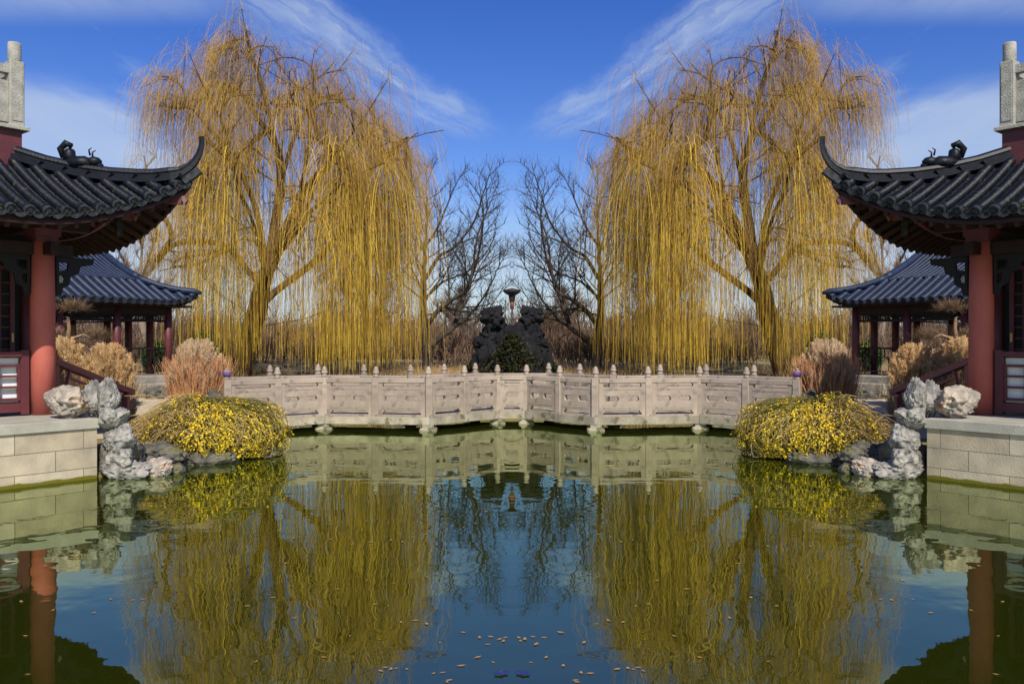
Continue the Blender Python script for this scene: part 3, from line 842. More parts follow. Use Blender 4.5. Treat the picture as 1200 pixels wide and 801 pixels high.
# ------------------------------------------------------------------ far hall
def build_hall():
    d2 = Vector((0.53, 0.848)); n2 = Vector((0.848, -0.53))
    S0 = Vector((-12.58, 24.0))
    root = empty('garden_hall', (S0.x, S0.y, 0.4), math.atan2(n2.y, n2.x), 'left open-sided hall with blue tiled hip roof, set back behind the plume grasses', 'hall')
    zb = 0.4
    T0, T1 = -6.6, 4.45
    L = T1 - T0; DEP = 6.6; WS = 1.32
    ze = 3.28 - zb
    def lift(q): return 0.28 * max(0, 1 - q / 1.2) ** 2
    tubes, ends = MB(), MB()
    Pf = lambda q, w: Vector((-w, T1 - q, ze + 0.50 * w + 0.04 * w * w + lift(q)))
    roof_face(Pf, L, WS, True, True, 0.29, 0.085, tubes, ends)
    Pe = lambda q, w: Vector((-q, T1 - w, ze + 0.50 * w + 0.04 * w * w + lift(min(q, DEP - q))))
    roof_face(Pe, DEP, WS, True, True, 0.29, 0.085, tubes, ends)
    rf = tubes.build('skirt_roof', M['tile_blue'], root, True)
    ends.build('eave_tile_ends', M['tile_end'], rf)
    # upper gable roof
    tubes, ends = MB(), MB()
    z1 = ze + 0.50 * 1.2 + 0.12
    U0, U1 = T0 + 1.2, T1 - WS + 0.02
    Pu = lambda q, w: Vector((-1.28 - w, U1 - q, z1 + 0.36 * w + 0.06 * w * w))
    roof_face(Pu, U1 - U0, 2.0, False, False, 0.17, 0.048, tubes, ends)
    Pb = lambda q, w: Vector((-DEP + 1.28 + w, U0 + q, z1 + 0.36 * w + 0.06 * w * w))
    e2 = MB(); roof_face(Pb, U1 - U0, 2.0, False, False, 0.17, 0.048, tubes, e2)
    rf2 = tubes.build('upper_roof', M['tile_blue'], root, True)
    ends.build('upper_eave_tile_ends', M['tile_end'], rf2); e2.build('upper_eave_tile_ends', M['tile_end'], rf2)
    rg = MB()
    zr = z1 + 0.36 * 2.0 + 0.06 * 4
    rg.tube([(-3.3, U0, zr + 0.06), (-3.3, U1 - 0.2, zr + 0.06), (-3.3, U1 + 0.05, zr + 0.14)], 0.14, 10)
    for s in (0, 1):
        pts = []
        for w in np.linspace(2.0, 0, 9):
            x = -1.28 - w if s == 0 else -DEP + 1.28 + w
            pts.append((x, U1 + 0.02, z1 + 0.36 * w + 0.06 * w * w + 0.12))
        rg.tube(pts, 0.12, 10)
        pts = []
        for w in np.linspace(WS, -0.08, 9):
            x = -w if s == 0 else -DEP + w
            pts.append((x, T1 - w, ze + 0.5 * w + 0.04 * w * w + lift(max(w, 0)) + 0.12))
        rg.tube(pts, [0.11] * 8 + [0.05], 10)
    rg.build('roof_ridge', M['tile_blue'], root, True)
    gb = MB(); gb.add([(-1.4, U1 - 0.05, z1 - 0.1), (-DEP + 1.4, U1 - 0.05, z1 - 0.1), (-3.3, U1 - 0.05, zr), (-1.4, U1 - 0.13, z1 - 0.1), (-DEP + 1.4, U1 - 0.13, z1 - 0.1), (-3.3, U1 - 0.13, zr)],
                      [(0, 1, 2), (5, 4, 3), (0, 3, 4, 1), (1, 4, 5, 2), (2, 5, 3, 0)]); gb.build('gable', M['darkwood'], root)
    so = MB(); so.box(-DEP + 0.12, -0.12, T0, T1 - 0.12, ze - 0.12, ze - 0.06); so.build('soffit', M['darkwood'], root)
    # plinth
    zf = 0.60
    p = MB(); p.box(-DEP + 0.3, -0.28, T0, T1 - 0.32, -0.3, zf, 0.02); p.build('plinth', M['step'], root)
    # columns
    w0 = 0.62; ty = T1 - 0.66
    fr = [ty, ty - 1.8, ty - 3.6, ty - 5.4, ty - 7.2]
    cols = [(-w0, t) for t in fr] + [(-w0 - 0.95, ty), (-w0 - 2.1, ty), (-w0 - 3.3, ty), (-DEP + w0, ty)] + [(-DEP + w0, t) for t in fr[1:]]
    for (x, t) in cols:
        m = MB(); m.lathe([(0.12, zf), (0.115, ze - 0.1)], (x, t, 0), 16); m.build('column', M['maroon'], root, True)
    b = MB()
    for x in (-w0, -DEP + w0):
        b.box(x - 0.06, x + 0.06, fr[-1], ty, ze - 0.34, ze - 0.121); b.box(x - 0.04, x + 0.04, fr[-1], ty, ze - 0.60, ze - 0.56)
    b.box(-DEP + w0, -w0, ty - 0.06, ty + 0.06, ze - 0.343, ze - 0.124)
    b.build('beam', M['darkwood'], root)
    # fretwork under the beams and lattice rails between the columns
    def fret(x0, y0, x1, y1, za, zb_, nx, nz, nm):
        a = Vector((x0, y0, 0)); c = Vector((x1, y1, 0)); dr = (c - a).normalized(); Ln = (c - a).length
        m = MB()
        m.bar(a + Vector((0, 0, zb_)), c + Vector((0, 0, zb_)), 0.07, 0.06); m.bar(a + Vector((0, 0, za)), c + Vector((0, 0, za)), 0.06, 0.05)
        for i in range(nx):
            xa = Ln * i / nx; xb = Ln * (i + 1) / nx
            k = 0.026
            for fx, z0_, z1_ in ((0.0, 0, 1), (0.33, 0.0, 0.62), (0.66, 0.38, 1.0)):
                pos = a + dr * (xa + (xb - xa) * fx)
                m.bar(pos + Vector((0, 0, za + (zb_ - za) * z0_)), pos + Vector((0, 0, za + (zb_ - za) * z1_)), k, k, up=dr)
            for f0, f1, z in ((0.0, 0.66, 0.38), (0.33, 1.0, 0.62)):
                m.bar(a + dr * (xa + (xb - xa) * f0) + Vector((0, 0, za + (zb_ - za) * z)), a + dr * (xa + (xb - xa) * f1) + Vector((0, 0, za + (zb_ - za) * z)), k, k)
        m.build(nm, M['blackwood'], root)
    for i in range(4):
        fret(-w0, fr[i + 1] + 0.1, -w0, fr[i] - 0.1, ze - 0.54, ze - 0.36, 6, 1, 'hanging_fret')
        if i == 0: fret(-w0, fr[i + 1] + 0.1, -w0, fr[i] - 0.1, zf + 0.12, zf + 0.85, 4, 1, 'lattice_rail')
    fret(-DEP + w0, ty, -w0, ty, ze - 0.54, ze - 0.36, 14, 1, 'hanging_fret')
    fret(-w0 - 0.95, ty, -w0, ty, zf + 0.12, zf + 0.85, 2, 1, 'lattice_rail')
    # low wall and ochre back wall further left, behind the pruned tree
    m = MB(); m.box(-w0 - 0.06, -w0 + 0.06, fr[-1], fr[1] - 0.12, zf, zf + 0.75); m.build('low_wall', M['maroon'], root)
    m = MB(); m.box(-w0 - 1.7, -w0 - 1.6, fr[-1], fr[1] - 0.35, zf, ze - 0.7); m.build('back_wall', M['tan_wall'], root)
    for t in (fr[1] - 0.9, fr[1] - 2.0, fr[1] - 3.2):
        m = MB(); m.box(-w0 - 1.59, -w0 - 1.56, t - 0.3, t, zf + 0.01, zf + 1.15); m.build('doorway', M['blackwood'], root)
    # steps
    st = MB()
    for i in range(3): st.box(-0.3, 0.1 + 0.36 * i, ty - 1.75, ty - 0.1, zf - 0.2 * (i + 1) - 0.002 * i, zf - 0.2 * i - 0.004 - 0.002 * i, 0.02)
    st.build('steps', M['step'], root)
    mirror(root)
build_hall()

# ------------------------------------------------------------------ rocks
def rock_mesh(name, sx, sy, sz, seed, m, sub=5, holes=3, rough=0.35, block=0.0, facets=9, pitted=1.0):
    import bmesh
    bm = bmesh.new(); bmesh.ops.create_icosphere(bm, subdivisions=sub, radius=1.0)
    rs = random.Random(seed); so = Vector((seed * 3.7, seed * 1.3, seed * 0.7))
    pits = []
    planes = []
    for _ in range(facets):
        d = Vector((rs.gauss(0, 1), rs.gauss(0, 1), rs.gauss(0, 1))).normalized(); planes.append((d, rs.uniform(0.62, 0.88)))
    for _ in range(holes * 2):
        d = Vector((rs.uniform(-1, 1), rs.uniform(-1.2, 0.4), rs.uniform(-0.6, 0.9))).normalized()
        pits.append((d, rs.uniform(0.09, 0.27), rs.uniform(0.15, 0.42)))
    for v in bm.verts:
        d = v.co.normalized()
        if block:
            mx = max(abs(d.x), abs(d.y), abs(d.z)); base = 1 + block * (1 / mx - 1)
        else: base = 1.0
        r = base * (1 + rough * mnoise.noise(d * 1.3 + so) + rough * 0.6 * mnoise.noise(d * 2.9 + so) + 0.09 * mnoise.noise(d * 6.5 + so) + 0.06 * mnoise.noise(d * 14 + so))
        for pd, w, dp in pits:
            a = (d - pd).length
            if a < w * 1.6: r -= dp * math.exp(-(a / w) ** 2 * 1.6)
        p = d * r
        for pn, off in planes:
            e = p.dot(pn) - off
            if e > 0: p = p - pn * (e * 0.85)
        dist, _pts = mnoise.voronoi(d * 2.6 + so + Vector((mnoise.noise(d * 4 + so), mnoise.noise(d * 4 - so), 0)) * 0.35)
        pit = max(0.0, 1 - dist[0] / 0.33)
        rid = abs(mnoise.noise(d * 5.0 - so))
        p = p * 1.10 - d * (0.34 * pit * pit * pitted) - d * 0.16 * max(0.0, 0.10 - rid) / 0.10 * pitted + d * (0.06 * mnoise.noise(d * 10 + so) + 0.025 * mnoise.noise(d * 24 + so))
        v.co = Vector((p.x * sx, p.y * sy, p.z * sz))
    me = bpy.data.meshes.new(name); bm.to_mesh(me); bm.free()
    me.materials.append(m); me.polygons.foreach_set('use_smooth', [True] * len(me.polygons))
    return me

def rock(loc, s, seed, label, m='rock', tilt=(0, 0, 0), group=None, **kw):
    o = link('rock', rock_mesh('rock', *s, seed, M[m], **kw))
    o.location = loc; o.rotation_euler = tilt
    tag(o, label, 'rock', group)
    mirror(o)
    return o
T = ZT
rock((-6.72, 12.93, T + 0.24), (0.35, 0.24, 0.25), 11, 'left tan scholar rock with pits, lying on the terrace beside the red column', 'rock_tan', (0.0, 0.38, 0.1), holes=7, rough=0.45)
rock((-6.42, 13.12, T + 0.25), (0.17, 0.18, 0.27), 23, 'left bluish grey boulder standing behind the tan scholar rock', 'rock', (0, 0.1, 0.3), holes=2)
rock((-6.17, 13.02, T + 0.24), (0.17, 0.18, 0.33), 35, 'left tall upright grey stone at the terrace corner, topmost of the stack', 'rock', (0.05, 0.06, 0.4), holes=2, rough=0.3)
rock((-6.10, 12.98, T - 0.02), (0.22, 0.22, 0.16), 41, 'left squat stone wedged beneath the upright stone of the terrace corner', 'rock', (0, -0.1, 0), holes=2)
rock((-5.98, 13.02, T - 0.32), (0.24, 0.22, 0.21), 52, 'left pale pitted boulder midway down the corner rock stack', 'rock', (0, 0.1, 0.2), holes=4, rough=0.3, block=0.3)
rock((-5.94, 12.98, T - 0.63), (0.20, 0.19, 0.19), 63, 'left pale angular boulder low in the corner rock stack', 'rock', (0.1, 0.5, 0), holes=3, rough=0.3, block=0.4)
rock((-6.05, 13.25, 0.26), (0.30, 0.34, 0.42), 71, 'left dark hollow rock filling the gap behind the corner stack', 'bank_rock', (0, 0, 0.2), holes=3)
rock((-5.86, 12.98, 0.10), (0.36, 0.26, 0.17), 84, 'left broad grey stone at the waterline under the corner rock stack', 'rock', (0, 0.08, 0.2), holes=4)
rock((-5.48, 13.22, 0.09), (0.22, 0.20, 0.16), 95, 'left brownish waterline stone between the rock stack and the yellow bush', 'rock_tan', (0, 0, 0.6), holes=2)
rock((-5.28, 13.45, 0.05), (0.14, 0.13, 0.10), 101, 'left small rounded stone at the water, nearest the yellow bush', 'bank_rock', (0, 0, 0), holes=0, rough=0.2)
rock((-5.75, 13.9, 0.22), (0.36, 0.3, 0.22), 112, 'left mossy boulder on the bank behind the waterline stones', 'bank_rock', (0, 0.1, 0.4), holes=2)
rock((-5.15, 14.45, 0.02), (0.5, 0.25, 0.16), 123, 'left flat dark rock shelf at the water under the yellow bush', 'bank_rock', (0, 0, 0.5), holes=1)
rock((-4.55, 15.5, 0.04), (0.40, 0.35, 0.20), 133, 'left dark rock at the water under the flowering end of the yellow bush', 'bank_rock', (0, 0, 0.9), holes=1)
rock((-6.52, 18.55, 0.76), (0.22, 0.2, 0.24), 144, 'left dark grey rock beside the end post of the bridge', 'bank_rock', (0, 0.25, 0.4), holes=2)
rock((-6.55, 18.45, 0.45), (0.34, 0.3, 0.14), 155, 'left flat grey stone underneath the dark rock at the bridge end', 'rock', (0, 0, 0.2), holes=0, rough=0.2)
rock((-9.9, 24.0, 0.55), (0.4, 0.3, 0.25), 166, 'left grey rock at the foot of the hall steps, near the rusty grass', 'bank_rock', (0, 0, 0.3), holes=2)
rock((-9.5, 25.0, 0.85), (0.45, 0.4, 0.5), 177, 'left rugged stone standing at the corner of the hall plinth', 'bank_rock', (0, 0, 0.3), holes=3)
rock((-11.0, 22.9, 0.5), (0.4, 0.3, 0.16), 188, 'left low flat boulder edging the path below the hall', 'bank_rock', (0, 0, 0.8), holes=1)

# central rockery: a craggy dark limestone group, one piece of garden sculpture
def build_rockery():
    root = empty('rockery', (0, 28.3, 0.45), 0, 'tall dark limestone rockery with an arched gap, behind the middle of the bridge', 'rockery')
    k = 28.3 / 1000
    specs = [(0, 430, 36, 30, 34, 201), (-24, 426, 20, 18, 20, 212), (0, 404, 22, 18, 20, 223),
             (-20, 394, 11, 12, 14, 234), (-23, 370, 11, 12, 9, 245), (-19, 377, 9, 9, 9, 256), (-31, 405, 11, 12, 8, 267), (-34, 430, 10, 12, 12, 278), (-27, 392, 7, 8, 8, 289), (-9, 391, 8, 8, 8, 299), (-29, 366, 6, 6, 4, 301), (-15, 368, 5, 6, 4, 302), (-33, 396, 5, 6, 5, 304), (-16, 380, 6, 6, 6, 305), (-25, 384, 6, 7, 6, 306)]
    for (x, y, a, b, c, seed) in specs:
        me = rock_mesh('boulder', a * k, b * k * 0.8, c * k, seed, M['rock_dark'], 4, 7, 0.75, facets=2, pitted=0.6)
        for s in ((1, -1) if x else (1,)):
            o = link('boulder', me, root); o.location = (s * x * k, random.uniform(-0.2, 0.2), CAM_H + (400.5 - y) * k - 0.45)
            o.scale.x = s
    # climbing leaves over the front
    V, F = [], []
    rs = np.random.default_rng(5)
    n = 2600
    c = np.c_[rs.normal(0, 0.5, n), rs.uniform(-1.15, -0.75, n), rs.uniform(0.2, 1.85, n)]
    c[:, 0] *= np.clip(1.5 - 0.7 * c[:, 2], 0.2, 1.3)
    c = c[np.abs(c[:, 0]) < 1.1]; n = len(c)
    a = rs.normal(size=(n, 3)); a /= np.linalg.norm(a, axis=1)[:, None]
    b = np.cross(a, rs.normal(size=(n, 3))); b /= np.linalg.norm(b, axis=1)[:, None]
    sz = 0.05
    V = np.stack([c - a * sz, c + b * sz * 0.5, c + a * sz, c - b * sz * 0.5], 1).reshape(-1, 3)
    F = np.arange(4 * n).reshape(-1, 4)
    link('creeper', np_mesh('creeper', V, F, M['leaf_olive']), root)
build_rockery()
def build_lamp():
    Y = 29.6; k = Y / 1000
    base = px(600, 400, Y); 
    root = empty('garden_lamp', (0, Y, 0.5), 0, 'dark funnel-headed garden lamp on a thin post above the rockery', 'lamp')
    z = lambda y: CAM_H + (400.5 - y) * k - 0.5
    m = MB(); m.lathe([(0.016, 0), (0.016, z(361))], n=8); m.build('post', M['iron'], root, True)
    m = MB(); m.lathe([(2.2 * k, z(362)), (2.4 * k, z(356)), (3.2 * k, z(353))], n=14); m.build('collar', M['rust'], root, True)
    m = MB(); m.lathe([(3.0 * k, z(354)), (3.6 * k, z(350)), (4.2 * k, z(346)), (8.5 * k, z(343.5)), (10.5 * k, z(341)), (9.8 * k, z(339.5)), (4 * k, z(338.2)), (0.01, z(337.5))], n=20); m.build('lamp_head', M['iron'], root, True)
build_lamp()

# ------------------------------------------------------------------ trees
def resample(pts, step):
    out = [np.array(pts[0], float)]
    P = [np.array(p, float) for p in pts]
    # Catmull-Rom through the points
    for i in range(len(P) - 1):
        p0 = P[max(i - 1, 0)]; p1 = P[i]; p2 = P[i + 1]; p3 = P[min(i + 2, len(P) - 1)]
        n = max(1, int(np.linalg.norm(p2 - p1) / step))
        for k in range(1, n + 1):
            t = k / n
            out.append(0.5 * ((2 * p1) + (-p0 + p2) * t + (2 * p0 - 5 * p1 + 4 * p2 - p3) * t * t + (-p0 + 3 * p1 - 3 * p2 + p3) * t ** 3))
    return out

def grow(seeds, anchors, step, rs, arch=0.15, jitter=0.06, minseg=0.0, radial=0.7):
    pos = []; par = []
    for i, pts in enumerate(seeds):
        rp = resample(pts, step)
        if i == 0:
            last = -1; it = rp
        else:
            A = np.array(pos); last = int(np.argmin(((A - rp[0]) ** 2).sum(1))); it = rp[1:]
        for p in it:
            pos.append(p + rs.normal(0, jitter * 0.5, 3)); par.append(last); last = len(pos) - 1
    root = np.array(pos[0])
    rem = np.array(anchors, float)
    alive = np.ones(len(rem), bool)
    best = np.full(len(rem), 1e9); bi = np.zeros(len(rem), int)
    def upd(idx):
        q = pos[idx]
        pr = pos[par[idx]] if par[idx] >= 0 else q - np.array([0, 0, 1])
        t = q - pr; t = t / (np.linalg.norm(t) + 1e-9)
        v = rem - q; d = np.linalg.norm(v, axis=1) + 1e-9
        c = (v @ t) / d
        cost = d * (1 + radial * (1 - c) ** 2)
        m = cost < best
        best[m] = cost[m]; bi[m] = idx
    for i in range(len(pos)): upd(i)
    while alive.any():
        k = int(np.argmin(np.where(alive, best, 1e9)))
        alive[k] = False
        a = pos[bi[k]]; b = rem[k]; last = int(bi[k])
        d = np.linalg.norm(b - a)
        pr = pos[par[last]] if par[last] >= 0 else a - np.array([0, 0, 1.0])
        t = (a - pr); t /= (np.linalg.norm(t) + 1e-9)
        c = a + t * d * 0.22 + (b - a) * 0.35 + np.array([0, 0, arch * d])
        n = max(1, int(d / step))
        for s in range(1, n + 1):
            u = s / n
            p = (1 - u) ** 2 * a + 2 * u * (1 - u) * c + u * u * b
            if s < n: p = p + rs.normal(0, jitter, 3)
            pos.append(p); par.append(last); last = len(pos) - 1
            upd(last)
    pos, par = np.array(pos), np.array(par)
    # relax: pull every node towards the line between its parent and its children
    for _ in range(4):
        cs = np.zeros_like(pos); cn = np.zeros(len(pos))
        np.add.at(cs, par[1:], pos[1:]); np.add.at(cn, par[1:], 1)
        has = (cn > 0) & (par >= 0)
        new = pos.copy()
        new[has] = 0.4 * pos[has] + 0.35 * pos[par[has]] + 0.25 * cs[has] / cn[has][:, None]
        pos = new
    return pos, par

def radii(par, tip, power=2.3):
    n = len(par); acc = np.zeros(n); ch = [[] for _ in range(n)]
    r = np.zeros(n)
    for i in range(n - 1, -1, -1):
        r[i] = max(tip, acc[i] ** (1 / power))
        if par[i] >= 0:
            acc[par[i]] += r[i] ** power; ch[par[i]].append(i)
    return r, ch

def branch_mesh(mb, pos, par, r, ch, rscale=1.0, rmin=0.0, only=None):
    n = len(pos)
    done = np.zeros(n, bool)
    starts = [0]
    while starts:
        s = starts.pop()
        chain = [s]; cur = s
        while ch[cur]:
            c = sorted(ch[cur], key=lambda i: -r[i])
            for o in c[1:]: starts.append(o)
            cur = c[0]; chain.append(cur)
        idx = chain if par[s] < 0 else [par[s]] + chain
        rr = [r[i] for i in idx]
        if par[s] >= 0: rr[0] = min(r[par[s]], r[s] * 1.15)
        if len(idx) < 2: continue
        R0 = max(rr)
        sides = 10 if R0 > 0.12 else 6 if R0 > 0.035 else 4 if R0 > 0.015 else 3
        mb.tube([pos[i] for i in idx], [max(x * rscale, rmin) for x in rr], sides, cap=False)

def strands_mesh(name, starts, dirs, lens, rad, m, rs, seg=9, bend=0.8, sway=0.05, sides=3):
    """drooping whips: each leaves its branch along dirs and bends over to hang straight down"""
    n = len(starts)
    P = np.zeros((n, seg + 1, 3)); P[:, 0] = starts
    d = dirs.copy()
    down = np.array([0, 0, -1.0])
    side = rs.normal(0, 1, (n, 3)); side[:, 2] = 0
    cum = np.zeros(n)
    for k in range(seg):
        # short steps first, longer ones where the whip hangs straight
        f = (0.45 + 1.1 * k / (seg - 1)) / seg
        stepl = lens * f
        P[:, k + 1] = P[:, k] + d * stepl[:, None]
        cum += stepl
        w = 1 - np.exp(-cum / bend)
        t = dirs * (1 - w)[:, None] + down * w[:, None] + side * (sway * rs.normal(0, 1, n))[:, None]
        d = t / np.linalg.norm(t, axis=1)[:, None]
    an = np.arange(sides) * 2 * math.pi / sides
    ph = rs.uniform(0, 6.28, n)
    taper = np.linspace(1.0, 0.45, seg + 1)
    cx = np.cos(an[None] + ph[:, None]); sy = np.sin(an[None] + ph[:, None])
    rr = (rad * rs.uniform(0.7, 1.3, n))[:, None] * taper[None]
    off = np.zeros((n, seg + 1, sides, 3))
    off[..., 0] = cx[:, None, :] * rr[:, :, None]; off[..., 1] = sy[:, None, :] * rr[:, :, None]
    V = (P[:, :, None, :] + off).reshape(-1, 3)
    base = (np.arange(n) * (seg + 1) * sides)[:, None, None]
    k = np.arange(seg)[None, :, None] * sides; j = np.arange(sides)[None, None, :]; j2 = (j + 1) % sides
    F = np.stack([base + k + j, base + k + j2, base + k + sides + j2, base + k + sides + j], -1).reshape(-1, 4)
    return np_mesh(name, V, F, m, True)

def ellip(rs, n, c, r, zlo=-1.0, shell=0.55):
    out = []
    while len(out) < n:
        v = rs.normal(size=3); v /= np.linalg.norm(v)
        q = v * (shell + (1 - shell) * rs.uniform()) if rs.uniform() < 0.7 else v * rs.uniform() ** 0.5
        if q[2] < zlo: continue
        out.append(np.array(c) + q * np.array(r))
    return out

def build_willow():
    rs = np.random.default_rng(21)
    Y = 35.0; k = Y / 1000; bx = -11.0; bz = 0.63
    root = empty('weeping_willow', (bx, Y, bz), 0, 'left golden weeping willow with bare hanging whips, behind the bridge', 'tree')
    q = lambda x, y, d=0.0: ((x - 600) * k * (1 + d / Y) - bx, d, CAM_H + (400.5 - y) * k * (1 + d / Y) - bz)
    seeds = [
        [q(280, 446), q(286, 420), q(294, 385), q(306, 345), q(315, 310), q(322, 265, .3), (q(330, 215, .5)), q(322, 160, .3), q(306, 105), q(292, 55), q(283, 10)],
        [q(312, 318), q(306, 270, -.6), q(290, 215, -1.2), q(262, 175, -1.2), q(232, 130, -.8), q(205, 92, -.4), q(185, 84, 0), q(172, 100, 0)],
        [q(318, 290), q(345, 250, -.5), q(358, 190, -1), q(364, 125, -1), q(368, 62, -.6)],
        [q(304, 352), q(335, 332, .8), q(368, 308, .9), q(396, 280, .6), (q(412, 245, .3)), q(430, 205, 0), q(462, 172, -.3), q(498, 150, -.5), q(520, 152, -.5)],
        [q(296, 385), q(325, 378, -1.4), q(365, 374, -2), q(398, 352, -2.3), q(435, 332, -2.6), q(470, 322, -2.8)],
        [q(308, 335), q(278, 305, 1.5), q(248, 262, 2.2), q(220, 212, 2.4), q(205, 170, 2.2)],
        [q(310, 325), q(300, 270, -2.5), q(282, 222, -4), q(262, 180, -5), q(240, 165, -5.5)],
        [q(316, 305), q(348, 258, 3), q(378, 205, 4.5), q(402, 160, 5), q(430, 130, 5.2)],
        [q(350, 230, -.7), q(388, 188, -2), q(425, 140, -3), q(448, 104, -3.2), q(455, 92, -3.2)],
        [q(300, 240, -1), q(262, 150, -2.6), q(236, 98, -3), q(222, 62, -3)],
        [q(330, 210, .5), q(352, 140, 2), q(392, 90, 3), q(412, 62, 3)],
        [q(306, 345), (q(330, 290, -3)), q(372, 240, -4.4), q(415, 205, -5), q(452, 190, -5.2)],
        [q(300, 372), q(268, 352, -1.5), q(240, 330, -2.5), q(222, 300, -3)],
        [q(410, 250, .3), q(445, 235, 1), q(480, 225, 1.2), q(500, 232, 1.2)],
        [q(330, 180, .5), q(300, 130, 1.5), (q(262, 85, 2)), q(240, 48, 2.2)],
    ]
    # crown anchors: a broad, lumpy dome that follows the outline in the photograph
    top = np.array([(160, 140), (175, 88), (205, 66), (235, 48), (262, 34), (282, 14), (300, 30), (330, 46), (372, 52), (405, 62), (430, 88), (450, 112), (480, 140), (505, 152), (520, 178)], float)
    # crown anchors gathered in uneven clusters, so sky shows between the sprays
    def inside(x, y, d):
        m = abs((x - 330) / 172.0)
        if m ** 2 + (d / 5.8) ** 2 > 1 or x > 490 or x < 165: return False
        ty = np.interp(x, top[:, 0], top[:, 1]) + (d / 5.8) ** 2 * 130
        return ty + 4 < y < (330 if x < 470 else 270)
    cen = []
    cen += [(300, 40, 0), (312, 48, 1), (318, 60, -1), (296, 62, .6), (322, 85, .4)]
    while len(cen) < 110:
        x = rs.uniform(168, 490); d = rs.uniform(-5.0, 5.0); ty = np.interp(x, top[:, 0], top[:, 1]) + (d / 5.8) ** 2 * 130
        y = ty + 6 + rs.uniform() ** 1.3 * max(310 - ty, 20)
        if not inside(x, y, d): continue
        if y > 190 and abs(x - 330) < 70 and abs(d) < 2.5: continue
        cen.append((x, y, d))
    anchors = []
    while len(anchors) < 860:
        cx_, cy_, cd_ = cen[rs.integers(len(cen))]
        x, y, d = cx_ + rs.normal(0, 17), cy_ + rs.normal(0, 15), cd_ + rs.normal(0, 0.55)
        if inside(x, y, d): anchors.append(q(x, y, d))
    pos, par = grow(seeds, anchors, 0.42, rs, arch=0.16, jitter=0.03, radial=0.9)
    r, ch = radii(par, 0.012, 1.95)
    r = r * (0.40 / r[0])
    r = np.maximum(r, 0.010)
    mb = MB(); branch_mesh(mb, pos, par, r, ch)
    mb.build('trunk', M['w_bark'], root, True)
    axis = np.array(q(325, 250))
    idx = np.where((r < 0.045) & (pos[:, 2] > 2.6))[0]
    PX = lambda p: (p[0] + bx) / (Y + p[1]) * 1000 + 600
    # fine brown whips all through the crown
    st, di, ln = [], [], []
    for i in rs.choice(idx, 11500):
        p = pos[i] + rs.normal(0, 0.05, 3)
        o = p - axis; o[2] = 0; od = np.linalg.norm(o); o = o / (od + 1e-6)
        dr = o * rs.uniform(0.1, 0.8) + rs.normal(0, 0.35, 3); dr[2] = rs.uniform(-0.4, 0.8)
        dr /= np.linalg.norm(dr)
        xp = PX(p); hi = p[2]
        if xp > 478 and rs.uniform() < 0.85: continue
        if 285 < xp < 395 and p[1] < 1.0 and rs.uniform() < 0.25: continue
        L = rs.gamma(2.6, 0.8) * (0.6 + 0.06 * hi)
        if xp < 235: L = min(L, rs.uniform(1.2, 4.2) + max(0, xp - 200) * 0.08)
        L = min(L, hi - rs.uniform(0.1, 1.6))
        if L < 0.4: continue
        st.append(p); di.append(dr); ln.append(L)
    # upright wisps that break the outline at the top
    hi_idx = idx[pos[idx, 2] > 8.5]
    for i in rs.choice(hi_idx, 420):
        dr = rs.normal(0, 0.4, 3); dr[2] = rs.uniform(0.7, 1.3); dr /= np.linalg.norm(dr)
        st.append(pos[i]); di.append(dr); ln.append(rs.uniform(0.5, 1.7))
    link('fine_twigs', strands_mesh('fine_twigs', np.array(st), np.array(di), np.array(ln), 0.0080, M['strand_brown'], rs, seg=8, bend=0.85, sway=0.03), root)
    # golden curtains: bundles of long whips reaching almost to the ground
    st, di, ln = [], [], []
    for b in range(140):
        for tr in range(60):
            i = rs.choice(idx); p = pos[i]; xp = PX(p)
            if p[2] < 2.8 or p[2] > 8.6: continue
            if 218 < xp < 300 or 380 < xp < 484 or (300 <= xp <= 380 and rs.uniform() < 0.26): break
        nb = rs.integers(7, 19); full = max(0.0, rs.uniform(-1.4, 1.0))
        for j in range(nb):
            pp = p + rs.normal(0, 0.20, 3) * np.array([1, 1, 0.8])
            if PX(pp) > 484: continue
            dr = rs.normal(0, 0.45, 3); dr[2] = rs.uniform(-0.8, 0.1); dr /= np.linalg.norm(dr)
            L = (pp[2] + 0.45 - rs.uniform(0.05, 0.8) - full) * (rs.uniform(0.86, 1.0) if rs.uniform() < 0.7 else rs.uniform(0.5, 0.9))
            st.append(pp); di.append(dr); ln.append(max(L, 1.0))
    link('hanging_twigs', strands_mesh('hanging_twigs', np.array(st), np.array(di), np.array(ln), 0.0082, M['strand'], rs, seg=10, bend=0.9, sway=0.036), root)
    mirror(root)
build_willow()

